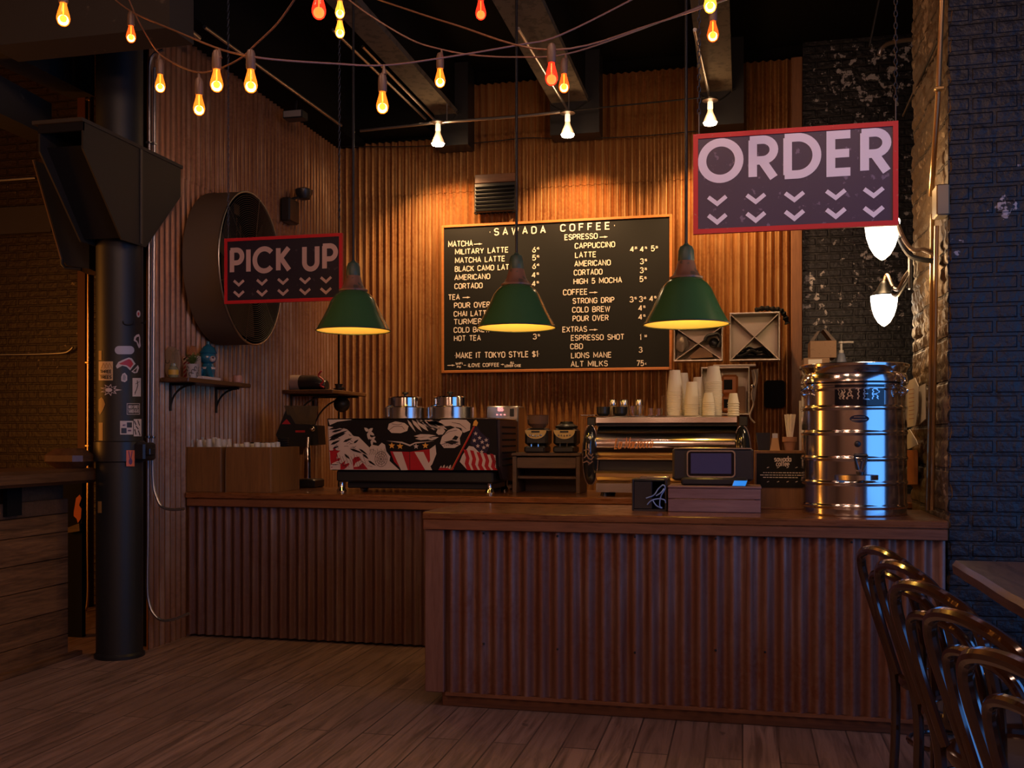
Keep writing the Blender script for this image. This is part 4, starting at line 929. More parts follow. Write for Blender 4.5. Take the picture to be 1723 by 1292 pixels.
ccup.rotation_euler = (PI, 0, 0)
def cups_in(X0, X1, Y0, Y1, ztop, grp, lb, n, rows):
    for r in range(rows):
        for i in range(n):
            o = ccup if grp not in used else dup(ccup); used.add(grp)
            if o is not ccup or True:
                o.scale = (.72, .72, 1); o.location = (X0+.05+(X1-X0-.10)*i/(n-1)+random.uniform(-.001, .001), Y0+.06+r*.075, ztop+random.uniform(-.012, .012)); o['label'] = lb; o['group'] = grp
used = set()
cups_in(a0, a1, YBX, YBX+.4, zt_+.062, 'clear cups in the left box', 'clear plastic cup standing upside down in the left wooden box', 4, 3)
used.add('x')
for r in range(3):
    for i in range(4):
        o = dup(ccup); o.location = (b0+.05+(b1-b0-.10)*i/3+random.uniform(-.001, .001), YBX+.06+r*.075, zt_+.03+random.uniform(-.008, .008))
        o['label'] = 'clear plastic cup standing upside down in the wooden box beside the grinder'; o['group'] = 'clear cups in the right box'
# boards inside the boxes that carry the cups
for bx_, X0, X1, z_ in ((wbl, a0, a1, zt_-.0705), (wbr, b0, b1, zt_-.099)):
    part('inner_board', MB().box(X0+.016, X1-.016, YBX+.016, YBX+.39, SZ+.0145, z_), M['darkwood'], bx_, True)
# tall tower of clear cups between the boxes
gx = (a1+b0)/2
for k in range(9):
    o = dup(ccup); o.location = (gx, YBX+.06, SZ+.118+k*.028); o['label'] = 'clear cup of the narrow tower squeezed between the two wooden boxes'; o['group'] = 'tower of clear cups'; o.scale = (.36, .36, 1)
# stacks of black saucers in the right box
for X, n, lb in ((b0+.065, 8, 'left stack of black saucers in the wooden box by the grinder'), ((b0+b1)/2, 8, 'middle stack of black saucers in the wooden box by the grinder'), (b1-.065, 10, 'right stack of black saucers in the wooden box by the grinder')):
    for k in range(n):
        solo('saucer', MB().lathe([(.022, 0), (.038, .004), (.044, .015), (.043, .016), (.024, .007), (.001, .007)], (X, YBX+.335, zt_-.0985+k*.0165), 24), M['rubber'], 'black saucer in the '+lb, 'saucer', lb)
# ------------------------------------------------------------------ black grinder with clear hopper
p = at(520, 818, 7.36); g = thing('coffee_grinder', 'black coffee grinder with clear hopper and red triangle badge', 'coffee grinder', (p.x, 7.36, SZ))
x0, x1, _, _ = ext(505, 805, 536, 818, 7.34)
part('base', MB().bbox(x0, x1, 7.26, 7.46, SZ, at(520, 806, 7.3).z, .01), M['rubber'], g, True)
zz = at(520, 804, 7.36).z; z2 = at(520, 735, 7.36).z
part('column', MB().lathe([(.034, 0), (.030, .12), (.034, .14), (.028, .16), (.026, z2-zz)], (p.x, 7.34, zz), 28), M['chrome'], g, True)
pts = [at(x, y, 7.30) for x, y in ((482, 687), (497, 713), (534, 716), (536, 748), (500, 752), (497, 765), (478, 752), (464, 732))]
part('housing', MB().prism(pts, (0, .14, 0)), M['rubber'], g, True)
part('badge', MB().prism([at(x, y, 7.297) for x, y in ((482, 705), (474, 713.5), (489, 713.5))], (0, .004, 0)), S['red'], g, True, 'red triangle badge')
part('badge', MB().prism([at(x, y, 7.297) for x, y in ((497, 724), (513, 724), (513, 727.5), (497, 727.5))], (0, .004, 0)), S['red'], g, True, 'red name strip')
c0 = at(507, 714, 7.37); zt2 = at(507, 683, 7.37).z
part('hopper', MB().loft([[(c0.x-.06, 7.31, c0.z), (c0.x+.09, 7.31, c0.z), (c0.x+.09, 7.43, c0.z), (c0.x-.06, 7.43, c0.z)], [(c0.x-.11, 7.29, zt2), (c0.x+.11, 7.29, zt2), (c0.x+.11, 7.45, zt2), (c0.x-.11, 7.45, zt2)]]), mat('smoky_hopper', (.20, .14, .08), .12, 0, trans=.55, ior=1.1), g, True)
q = at(522, 742, 7.30); part('chute', MB().rod((q.x, 7.27, q.z+.03), (q.x, 7.26, q.z-.05), .018, 12), M['steel'], g, True)
q = at(527, 722, 7.29); part('knob', MB().ball((q.x, 7.275, q.z), .022, 14, 8), M['chrome'], g, True)
# ------------------------------------------------------------------ art-panelled espresso machine
Y1 = 6.72
m1 = thing('espresso_machine', 'espresso machine with black white and red painted eagle-and-flag panel', 'espresso machine', (at(693, 800, Y1).x, Y1+.3, SZ))
def q1(x, y, Y=Y1): return at(500+x*.22055, 640+y*.22055, Y)     # from the close view of the panel
PW = [q1(*c) for c in ((230, 292), (1518, 292), (1530, 686), (250, 680))]
part('painted_panel', MB().prism(PW, (0, .03, 0)), mat('painted_panel_black', (.008, .006, .008), .4, spec=.15), m1, True)
xr = q1(1520, 300).x; xl_ = q1(230, 300).x; z_t = q1(800, 292).z; z_b = q1(800, 686).z
part('body', MB().bbox(xl_+.01, xr-.004, Y1+.031, Y1+.60, z_b-.005, z_t-.01, .01), M['ironblack'], m1, True)
part('cup_tray', MB().bbox(xl_, xr, Y1+.0, Y1+.62, z_t-.009, z_t+.004, .003), M['steel'], m1, True)
part('side_panel', MB().prism([(xr-.003, Y1+.032, z_t-.012), (xr-.003, Y1+.60, z_t-.012), (xr-.003, Y1+.60, z_b-.10), (xr-.003, Y1+.12, z_b-.06), (xr-.003, Y1+.032, z_b+.03)], (.02, 0, 0)), mat('plum_side_steel', (.06, .045, .06), .3, .6), m1, True)
sl = MB()
for k in range(7):
    z = z_t-.06-k*.045; sl.bbox(xr+.017, xr+.026, Y1+.10, Y1+.50, z-.006, z+.006, .002)
part('side_slot', sl, M['matte'], m1, True)
part('lower_body', MB().bbox(xl_+.06, xr-.03, Y1+.02, Y1+.55, SZ+.075, z_b-.002, .012), M['black'], m1, True)
part('drip_tray', MB().bbox(xl_+.13, xr-.05, Y1+.06, Y1+.58, SZ+.03, SZ+.0745, .006), M['ironblack'], m1, True)
for x_ in (xl_+.09, xr-.06):
    for y_ in (Y1+.05, Y1+.5):
        part('foot', MB().lathe([(.034, 0), (.036, .012), (.026, .03), (.018, .045), (.02, .076)], (x_, y_, SZ), 20), M['chrome'], m1, True)
# paint work, drawn as thin flat shapes on the panel
ART = {k: mat('paint_'+k, c, .5, spec=.15) for k, c in dict(pink=(.46, .36, .35), red=(.30, .012, .02), gold=(.62, .30, .06), navy=(.02, .014, .04), line=(.03, .018, .02), black=(.010, .008, .010)).items()}
layers = {k: MB() for k in ART}
lev = {'pink': .0012, 'red': .0020, 'gold': .0030, 'navy': .0020, 'line': .0034, 'black': .0020}
def ap(c, pts, extra=0): layers[c].poly([q1(x, y, Y1-lev[c]-extra) for x, y in pts])
def al(c, pts, w_, extra=0): ribbon(layers[c], pts, w_, lambda x, y: q1(x, y, Y1-lev[c]-extra))
def star(c, x, y, r, extra=0): ap(c, [(x+r*(1 if k % 2 == 0 else .42)*math.sin(k*PI/5), y-r*(1 if k % 2 == 0 else .42)*math.cos(k*PI/5)) for k in range(10)], extra)
def leaf(c, x0, y0, x1, y1, w_, extra=0):
    dx, dy = x1-x0, y1-y0; L = math.hypot(dx, dy); nx, ny = -dy/L, dx/L
    ap(c, [(x0, y0), (x0+dx*.3+nx*w_, y0+dy*.3+ny*w_), (x0+dx*.7+nx*w_*.7, y0+dy*.7+ny*w_*.7), (x1, y1), (x0+dx*.7-nx*w_*.7, y0+dy*.7-ny*w_*.7), (x0+dx*.3-nx*w_, y0+dy*.3-ny*w_)], extra)
# left: pale field with wing feathers and arrows
ap('pink', [(236, 350), (330, 365), (360, 372), (400, 420), (470, 430), (540, 500), (600, 560), (690, 600), (780, 683), (252, 680)])
ap('pink', [(236, 298), (420, 298), (330, 330), (250, 345)])
for a in ((240, 345, 470, 300, 16), (238, 375, 420, 330, 12), (240, 460, 360, 400, 14), (240, 440, 390, 380, 10)): leaf('black', *a, .0008)
ap('red', [(250, 540), (300, 560), (330, 600), (300, 640), (260, 668), (252, 610)]); ap('red', [(330, 640), (380, 600), (400, 640), (360, 678), (330, 680)]); ap('red', [(420, 590), (470, 580), (510, 640), (540, 678), (430, 678)])
star('red', 285, 550, 48, .0006)
for a in ((330, 510, 440, 500, 10), (360, 640, 460, 540, 22), (300, 600, 360, 520, 16), (430, 660, 520, 600, 18), (250, 660, 330, 610, 14)): leaf('pink', *a, .0014)
for x0_, y0_, x1_, y1_ in ((360, 372, 560, 530), (400, 450, 560, 545), (330, 512, 540, 560)):
    al('pink', [(x0_, y0_), (x1_, y1_)], 7, .0006); leaf('pink', x0_-10, y0_-8, x0_+70, y0_+55, 12, .0006)
for x_, y_, s_ in ((545, 390, 1), (570, 450, .8)):
    for dx, dy in ((-22, -20), (22, -18), (0, 42), (30, 20)): leaf('pink', x_, y_, x_+dx*1.5*s_, y_+dy*1.5*s_, 13*s_)
ap('pink', [(545, 520), (570, 490), (620, 500), (645, 475), (670, 490), (680, 540), (710, 580), (700, 640), (640, 660), (580, 640), (540, 590)], .0004)
for r in (58, 40, 24): al('line', [(640+r*.8*math.cos(2*PI*k/20), 600+r*math.sin(2*PI*k/20)) for k in range(21)], 3)
for k in range(9): al('line', [(640, 600), (640+46*math.cos(k*.7), 600+55*math.sin(k*.7))], 2)
for k in range(10): al('line', [(300+22*k, 560+9*(k % 3)), (330+22*k, 640+8*(k % 4))], 2.4)
rn = random.Random(5)
for a in ((262, 395, 350, 372, 9), (300, 430, 372, 400, 10), (350, 470, 420, 440, 9), (255, 490, 330, 455, 10), (430, 480, 470, 450, 8), (400, 520, 500, 555, 9), (500, 560, 545, 600, 9), (270, 520, 320, 500, 7), (470, 520, 540, 570, 8), (540, 610, 600, 650, 8), (360, 560, 400, 600, 8)): leaf('black', *a, .0016)
for k in range(26):
    x_, y_ = rn.uniform(255, 560), rn.uniform(430, 665)
    if y_ > 380+(x_-240)*.42: al('line', [(x_, y_), (x_+rn.uniform(8, 26), y_-rn.uniform(-14, 22)), (x_+rn.uniform(28, 46), y_+rn.uniform(-8, 12))], 2.6)
for k in range(9): al('line', [(555+k*14, 520+12*(k % 2)), (560+k*14, 545+8*(k % 3)), (552+k*15, 565)], 2.4)
for k in range(7): al('line', [(1120+k*16, 505-3*k), (1128+k*16, 490-2*k)], 2.4)
# middle: plumes, banner and shield
ap('pink', [(690, 370), (700, 330), (750, 312), (820, 325), (850, 350), (840, 385), (790, 402), (720, 400)])
for pts in ([(700, 380), (740, 350), (800, 350), (820, 375)], [(720, 330), (770, 340), (800, 330)]): al('line', pts, 3)
for k in range(6): leaf('pink', 840+34*k, 298, 905+38*k+10*k, 395-4*k, 9+(k % 3)*4)
for k in range(5): leaf('pink', 905+30*k, 300, 1060+18*k, 380-8*k, 8)
for a in ((890, 425, 1060, 420, 14), (900, 445, 1040, 440, 12), (1000, 452, 1080, 432, 12)): leaf('pink', *a)
ap('pink', [(680, 460), (800, 468), (860, 490), (900, 472), (1050, 462), (900, 482), (860, 502), (800, 480)])
ap('red', [(710, 540), (860, 545), (1030, 520), (1020, 600), (985, 684), (800, 684), (740, 620)])
for a, b2 in ((730, 780), (895, 965)): ap('pink', [(a, 545), (a+68, 545), (b2+65, 684), (b2+12, 684)], .0012)
ap('pink', [(1010, 525), (1055, 492), (1062, 560), (1030, 640), (990, 684), (975, 684), (1015, 610)], .0014)
al('line', [(858, 545), (860, 684)], 4)
for x_, y_ in ((722, 497), (785, 502), (978, 497)): star('gold', x_, y_, 26)
star('pink', 907, 503, 22, .0012)
# eagle head
ap('pink', [(1060, 330), (1100, 300), (1200, 296), (1290, 300), (1322, 330), (1318, 380), (1270, 400), (1235, 370), (1170, 345), (1120, 350)])
ap('pink', [(1090, 480), (1105, 430), (1150, 380), (1215, 355), (1255, 365), (1260, 400), (1240, 440), (1245, 490), (1200, 515), (1120, 515)])
ap('black', [(1180, 450), (1205, 420), (1232, 430), (1215, 455)], .0012); ap('black', [(1120, 470), (1180, 455), (1235, 470), (1180, 490)], .0012); al('line', [(1100, 490), (1170, 470), (1240, 495)], 4)
al('line', [(1110, 420), (1160, 390), (1220, 380)], 3); al('line', [(1180, 320), (1240, 330), (1290, 370)], 3)
ap('pink', [(1060, 400), (1075, 365), (1110, 360), (1130, 385), (1110, 412), (1078, 415)])
# flag and staff
ap('navy', [(1350, 365), (1372, 345), (1400, 395), (1440, 430), (1465, 440), (1470, 500), (1440, 560), (1390, 545), (1340, 500), (1320, 480)], -.0006)
for x_, y_ in ((1362, 405), (1392, 438), (1352, 458), (1412, 470), (1442, 455), (1378, 500), (1424, 512), (1452, 495), (1408, 545)): star('pink', x_, y_, 17, .0016)
ap('pink', [(1310, 500), (1345, 505), (1390, 550), (1450, 565), (1512, 570), (1518, 684), (1300, 684), (1240, 620), (1260, 570)])
for k in range(5):
    x_ = 1268+50*k; y_ = 545+6*k
    ap('red', [(x_, y_-20+8*(k > 1)), (x_+28, y_-14+8*(k > 1)), (x_+48, y_+50), (x_+40, y_+90), (x_+62, 684), (x_+28, 684), (x_+10, y_+90), (x_+20, y_+45)])
for k in range(4): al('line', [(1470+9*k, 560+20*k), (1515, 600+20*k)], 2.5)
al('red', [(1352, 350), (1180, 684)], 11, .001); al('gold', [(1345, 352), (1172, 684)], 3)
ap('gold', [(1340, 345), (1348, 312), (1365, 300), (1380, 322), (1370, 348)])
for k in range(5): leaf('pink', 1090+22*k, 684, 1100+24*k, 650-8*(k % 2), 9)
ap('red', [(1075, 684), (1090, 665), (1150, 668), (1180, 684)])
for k, mb in layers.items(): part('painting', mb, ART[k], m1, True, smooth=False)
# canisters on the machine
for (xa_, xb_, xc_, xd_, kx, lb) in ((656, 708.5, 648, 716, 687, 'round stainless canister with stepped lid, left of the pair on the painted machine'), (732.5, 785, 718, 797, 758, 'round stainless canister with stepped lid, right of the pair on the painted machine')):
    Yc = 7.0; X = at((xc_+xd_)/2, 690, Yc).x; R0 = (at(xd_, 690, Yc).x-at(xc_, 690, Yc).x)/2*.97; R1 = (at(xb_, 675, Yc).x-at(xa_, 675, Yc).x)/2
    za, zb2, zc = z_t+.0045, at(700, 685, Yc).z, at(700, 668, Yc).z
    if kx == 758: X = max(X, at(682, 690, Yc).x+.0+R0*1.98)
    c = thing('steel_canister', lb, 'canister', (X, Yc, za), 0, 'steel canisters on the machine')
    part('body', MB().lathe([(R0, 0), (R0, zb2-za-.004), (R0-.008, zb2-za)], (X, Yc, za), 40), M['steel'], c, True)
    part('lid', MB().lathe([(R1, 0), (R1+.004, .004), (R1+.002, zc-zb2-.008), (R1-.008, zc-zb2), (.001, zc-zb2+.006)], (X, Yc, zb2+.001), 40), M['chrome'], c, True)
    part('knob', MB().lathe([(.01, 0), (.01, .012), (.024, .018), (.022, .03), (.001, .033)], (X, Yc, zc+.006), 16), M['rubber'], c, True)
    for a in (-2.2, -1.2): part('clamp', MB().tube([(X+(R0+.006)*math.cos(a), Yc+(R0+.006)*math.sin(a), za+.015), (X+(R0+.010)*math.cos(a), Yc+(R0+.010)*math.sin(a), zb2+.0), (X+R1*math.cos(a), Yc+R1*math.sin(a), zb2+.012)], .008, 8), M['chrome'], c, True)
# machine-side brewer with the red display
x0, x1, _, z1 = ext(818, 683, 872, 760, 7.42)
br = thing('brewer_tower', 'steel coffee brewer tower with a glowing red digital display', 'coffee brewer', ((x0+x1)/2, 7.5, SZ))
part('body', MB().bbox(x0, x1, 7.42, 7.66, SZ, z1, .008), M['steel'], br, True)
fx0, fx1, fz0, fz1 = ext(832, 686, 853, 702, 7.41); part('display', MB().box(fx0, fx1, 7.412, 7.419, fz0, fz1), mat('red_display', (.25, .0, .01), .3, emit=(1, .02, .03), es=.35), br, True, 'red digital display')
dl = MB(); letters(dl, '155', (fz1-fz0)*.42, .008, plane_fn((fx0+.02, 7.410, fz0+.045), (1, 0, 0), (0, 0, 1)), (fx1-fx0)*.5)
for k in (.2, .5, .8): dl.lathe([(.001, 0), (.006, 0)], (0, 0, 0), 8, False) if False else ribbon(dl, [(0, 0), (.012, 0)], .010, plane_fn((fx0+(fx1-fx0)*k-.006, 7.410, fz0+.02), (1, 0, 0), (0, 0, 1)))
part('digits', dl, mat('digit_glow', (1, .6, .6), .3, emit=(1, .35, .35), es=1.0), br, True)
q = at(823, 694, 7.41); part('dial', MB().lathe([(.024, 0), (.024, .008), (.001, .01)], n=20), M['chrome'], br)
dd = br.children[-1]; dd.rotation_euler = (PI/2, 0, 0); dd.location = Vector((q.x, 7.419, q.z))-Vector(br.location)
q = at(861, 694, 7.41); part('button_plate', MB().bbox(q.x-.016, q.x+.016, 7.410, 7.4195, q.z-.03, q.z+.03, .003), M['rubber'], br, True)
# ------------------------------------------------------------------ wood stand and two on-demand grinders
YS = 6.95
x0, x1, _, z1 = ext(862, 762, 976, 830, YS)
ws = thing('wooden_stand', 'low open wooden stand carrying two small black grinders', 'stand', ((x0+x1)/2, YS+.15, SZ))
part('side_board', MB().bbox(x0, x0+.03, YS, YS+.32, SZ, z1-.022, .003), M['darkwood'], ws, True); part('side_board', MB().bbox(x1-.03, x1, YS, YS+.32, SZ, z1-.022, .003), M['darkwood'], ws, True)
part('top_board', MB().bbox(x0-.004, x1+.004, YS-.01, YS+.33, z1-.0215, z1, .003), M['darkwood'], ws, True)
part('front_rail', MB().bbox(x0+.031, x1-.031, YS+.01, YS+.025, z1-.11, z1-.03, .003), M['darkwood'], ws, True)
part('shelf', MB().bbox(x0+.031, x1-.031, YS+.03, YS+.31, SZ+.10, SZ+.12, .003), M['darkwood'], ws, True)
part('back_board', MB().box(x0+.031, x1-.031, YS+.311, YS+.319, SZ, z1-.022), M['darkwood'], ws, True)
GOLD = mat('gold_face', (.62, .47, .20), .3, .7)
def grinder(px, label, hopper):
    Yg = YS+.03; c = at(px, 740, Yg); t = thing('espresso_grinder', label, 'coffee grinder', (c.x, Yg+.1, z1), 0, 'small grinders on the wooden stand')
    mp = at(px+1, 740, Yg).x-c.x
    zz = lambda y: at(px, y, Yg).z
    part('body', MB().bbox(c.x-.085, c.x+.085, Yg+.035, Yg+.22, z1+.05, zz(720), .02), M['rubber'], t, True)
    part('base', MB().bbox(c.x-.075, c.x+.075, Yg-.02, Yg+.22, z1, z1+.049, .01), M['black'], t, True)
    fp = [(c.x+18*mp*math.cos(a), Yg+.034, zz(723.5)+(zz(738.5)-zz(723.5))*math.sin(-a)) for a in [PI*k/16-PI for k in range(17)]]
    part('face_plate', MB().prism(fp, (0, -.012, 0)), GOLD, t, True, 'gold half-round face plate')
    part('display', MB().box(c.x-7*mp, c.x+7*mp, Yg+.016, Yg+.021, zz(727.8), zz(724.8)), M['rubber'], t, True)
    for k in range(5): part('button', MB().ball((c.x+(k-2)*4.6*mp, Yg+.020, zz(733.5)-abs(k-2)*-.003), .007, 8, 6), M['chrome'], t, True)
    for s_ in (-.025, .025): part('fork', MB().tube([(c.x+s_, Yg+.034, zz(744)), (c.x+s_, Yg-.01, zz(748)), (c.x+s_, Yg-.012, zz(760))], .006, 6), M['steel'], t, True)
    if hopper:
        part('hopper', MB().lathe([(.05, 0), (.078, .03), (.080, .09), (.084, .094), (.078, .088), (.075, .03), (.048, .004)], (c.x, Yg+.12, zz(720)+.001), 28, False), mat('tinted_hopper', (.35, .22, .16), .1, 0, trans=.7, ior=1.1), t, True)
    else:
        part('lid', MB().lathe([(.08, 0), (.082, .012), (.05, .03), (.045, .045), (.001, .048)], (c.x, Yg+.12, zz(720)+.001), 28), M['rubber'], t, True)
    return t
grinder(900, 'small black grinder with gold face and clear hopper, left on the wooden stand', True)
grinder(948.5, 'small black grinder with gold face and flat black lid, right on the wooden stand', False)
# ------------------------------------------------------------------ polished espresso machine
Y2 = 6.68
xl2, xr2, _, _ = ext(1003, 700, 1240, 830, Y2)
m2 = thing('espresso_machine', 'polished golden steel espresso machine behind the register', 'espresso machine', ((xl2+xr2)/2, Y2+.3, SZ))
def zz2(y): return at(1100, y, Y2).z
def profile(pts, matl, name, x0=xl2, x1=xr2, label=None):
    r0 = [(x0, Y2+dy, zz2(y)) for dy, y in pts]; r1 = [(x1, Y2+dy, zz2(y)) for dy, y in pts]
    part(name, MB().loft([r0, r1]), M[matl], m2, True, label, ang=28)
arcp = [(.12-.125*math.sin(PI*.5*k/10+.0), 717+ (748-717)*(1-math.cos(PI*.5*k/10))) for k in range(11)]
profile([(.5, 717)]+arcp+[(-.004, 752), (0.004, 760), (.02, 766), (.045, 769.5), (.5, 769.5)], 'chrome', 'barrel_cover', label='polished barrel cover')
profile([(.02, 700.5), (.0, 702), (-.002, 711), (.02, 713), (.5, 713), (.5, 700.5)], 'chrome', 'cup_rail')
profile([(.03, 713.2), (.03, 716.8), (.5, 716.8), (.5, 713.2)], 'ironblack', 'gap_strip')
profile([(.02, 769.8), (.004, 771.5), (.004, 773.5), (.03, 775), (.5, 775), (.5, 769.8)], 'brass', 'band')
profile([(.06, 775.2), (.06, 792), (.5, 792), (.5, 775.2)], 'black', 'recess')
profile([(.06, 792.2), (.0, 794), (-.01, 797), (-.01, 803), (.03, 811), (.5, 811), (.5, 792.2)], 'brass', 'tray_front')
profile([(.02, 811.2), (.0, 814), (.0, 829), (.5, 829), (.5, 811.2)], 'steel', 'base_panel')
for x_ in (xl2+.05, xr2-.05):
    for y_ in (Y2+.06, Y2+.42): part('foot', MB().lathe([(.03, 0), (.025, zz2(829)-SZ)], (x_, y_, SZ), 16), M['rubber'], m2, True)
def pod(px0, px1, y0, y1, label, lab2):
    c0 = at((px0+px1)/2, (y0+y1)/2, Y2-.02); rx = (at(px1, 760, Y2-.02).x-at(px0, 760, Y2-.02).x)/2; rz_ = (at(px0, y0, Y2-.02).z-at(px0, y1, Y2-.02).z)/2
    rings = []; n = 20
    for i in range(n+1):
        a = PI*i/n; zz_ = c0.z-rz_*math.cos(a)*1.0; wd = rx*math.sin(a)**.8
        rings.append([(c0.x+max(wd, .001)*math.cos(b), Y2+.06+max(wd, .001)*1.7*math.sin(b)-.035, zz_) for b in [2*PI*k/20 for k in range(20)]])
    p_ = part('end_pod', MB().loft(rings), mat('glossy_pod', (.02, .02, .024), .08, .3, coat=1), m2, True, label)
    e = MB()
    for s_ in (-1, 1): e.tube([(c0.x+s_*rx*math.sin(PI*i/24)**.8*1.0, Y2+.028, c0.z-rz_*math.cos(PI*i/24)) for i in range(1, 24)], .006, 6)
    part('pod_rim', e, M['chrome'], m2, True)
    part('pod_neck', MB().bbox(c0.x-.022, c0.x+.035, Y2+.02, Y2+.10, c0.z+rz_-.004, zz2(701), .006), M['rubber'], m2, True)
    l_ = MB(); f_ = plane_fn((c0.x, Y2+.028-1.7*rx-.006, c0.z-.02), (1, 0, 0), (0, 0, 1))
    for pl_ in ([(-.03, .05), (-.01, .06), (.01, .05), (.0, .03), (.02, .015), (.03, .03)], [(-.03, .0), (-.01, .02), (.0, .0), (.02, -.01), (.035, .01)], [(-.035, -.03), (-.01, -.02), (.01, -.035), (.03, -.02)]): ribbon(l_, pl_, .008, f_)
    part('emblem', l_, M['chrome'], m2, True)
pod(979, 1004.5, 715, 816, 'glossy black oval end pod', '')
pod(1234, 1263.5, 716, 826, 'glossy dark oval end pod with blue sheen', '')
q = at(989, 697.5, Y2); part('shelf_tab', MB().bbox(q.x-.05, q.x+.05, Y2, Y2+.12, zz2(699), zz2(697), .002), M['steel'], m2, True)
l_ = MB(); a_, b_ = at(1033, 753, Y2-.012), at(1098, 753, Y2-.012)
letters(l_, 'La Marzocco', .078, .0075, plane_fn((a_.x, Y2-.011, a_.z-.012), (1, 0, .04), (.18, 0, 1)), (b_.x-a_.x), gap=.2)
part('script', l_, mat('copper_script', (.62, .25, .08), .35, .6), m2, True, 'copper script lettering')
part('top_tray', MB().bbox(xl2, xr2, Y2+.03, Y2+.50, zz2(700.4), zz2(700.4)+.004, .001), M['chrome'], m2, True)
ZT = zz2(700.4)+.0042
# paper cups, upside down in stacks
def pcup(h, rb_, rr): return MB().lathe([(rb_-.003, h-.004), (rb_-.001, h), (rb_, h-.001), (rr, .0065), (rr+.0032, .0055), (rr+.0036, .0012), (rr, .0), (rr-.0005, .004), (rb_-.0005, h-.004), (.001, h-.004)], n=24, caps=False)
kinds = {}
def stack(px, ptop, prim, w_, Yc, group, label, n, step):
    X = at(px, 690, Yc).x; sc = (at(px+1, 690, Yc).x-X); h = (prim-ptop)*sc*1.0; rr = w_*sc/2-.0022; rb_ = rr*.70
    key = (round(h, 3), round(rr, 3)); base = None
    for k in range(n):
        if base is None:
            base = solo('paper_cup', pcup(h, rb_, rr), M['paper'], label, 'cup', group, ang=22); o = base
        else: o = dup(base)
        o.location = (X+random.uniform(-.0002, .0002), Yc, ZT+k*step)
sc_ = at(1101, 690, 6.95).x-at(1100, 690, 6.95).x
stack(1135.5, 619, 657, 27, 6.90, 'paper cups in the leftmost tall stack', 'white paper cup in the leftmost tall stack on the polished machine', 15, sc_*41/14.5)
stack(1149.0, 621, 659, 25, 7.06, 'paper cups in the stack behind the leftmost', 'white paper cup in the stack just behind the leftmost tall stack', 13, sc_*38/12.5)
stack(1164, 642, 681, 26, 6.84, 'paper cups in the short wide stack', 'white paper cup in the short stack right of the leftmost tall stack', 7, sc_*18.5/6)
stack(1175, 631, 664, 24, 7.04, 'paper cups in the half-hidden stack', 'white paper cup in the half-hidden stack behind the short one', 10, sc_*34/9)
stack(1200.5, 615, 642.5, 29, 6.98, 'paper cups in the tallest ribbed stack', 'white paper cup in the tallest ribbed stack before the orange bags', 22, sc_*57/21)
stack(1192, 659, 676, 21, 6.80, 'small espresso cups', 'small white paper cup in the low stack before the tallest stack', 8, sc_*23/7.5)
stack(1234, 658, 676, 20, 6.86, 'paper cups at the right end', 'small white paper cup in the lone stack at the right machine end', 6, sc_*22/5.5)
# glasses and black bowls
def tumbler(px, y0, w_, Yc, lb, grp, kind='glass', steel=False):
    X = at(px, 690, Yc).x; sc = (at(px+1, 690, Yc).x-X); h = (700-y0)*sc; r = w_*sc/2
    if kind == 'glass':
        mb = MB().lathe([(r*.86, 0), (r, h), (r-.002, h+.001), (r*.86-.002, .008), (.001, .008)], (X, Yc, ZT), 22, False); mb.poly([(X+r*.86*math.cos(2*PI*k/22), Yc+r*.86*math.sin(2*PI*k/22), ZT) for k in range(22)])
        return solo('glass_tumbler', mb, M['glass'], lb, 'glass', grp, ang=50)
    if kind == 'shaker':
        t = thing('sugar_shaker', lb, 'shaker', (X, Yc, ZT), 0, grp)
        part('jar', MB().lathe([(r, 0), (r, h*.6), (r*.9, h*.66)], n=20), mat('milky_jar', (.45, .33, .22), .15, 0, trans=.5), t); part('lid', MB().lathe([(r*1.02, h*.665), (r*1.04, h*.9), (r*.9, h), (.001, h)], n=20), M['steel'], t); return t
    return solo('black_bowl', MB().lathe([(r*.6, 0), (r*.95, h*.3), (r, h), (r-.003, h), (r*.9, h*.35), (r*.55, .006), (.001, .006)], (X, Yc, ZT), 24), M['rubber'], lb, 'bowl', grp)
tumbler(1031, 671, 13, 6.98, 'leftmost shaker with steel lid behind the black bowls', 'shakers on the machine', 'shaker'); tumbler(1050, 671, 14, 6.98, 'middle shaker with steel lid between black bowl and glasses', 'shakers on the machine', 'shaker'); tumbler(1075, 671, 13, 6.98, 'right shaker with steel lid behind the clear glasses', 'shakers on the machine', 'shaker')
tumbler(1015, 684, 23, 6.85, 'left black bowl at the machine edge', 'black bowls', 'bowl'); tumbler(1043.5, 684, 25, 6.84, 'right black bowl before the shakers', 'black bowls', 'bowl')
for px, y0, w_, Yc, lb in ((1064, 683, 12, 6.82, 'clear tumbler just right of the black bowls'), (1077, 682, 13, 6.80, 'clear tumbler in front of the right shaker'), (1096, 687, 12, 6.80, 'short clear tumbler, left of the low pair'), (1109, 687, 12, 6.82, 'short clear tumbler, right of the low pair'), (1117, 665, 9, 7.02, 'tall clear glass beside the leftmost cup stack')):
    tumbler(px, y0, w_, Yc, lb, 'clear glasses on the machine')
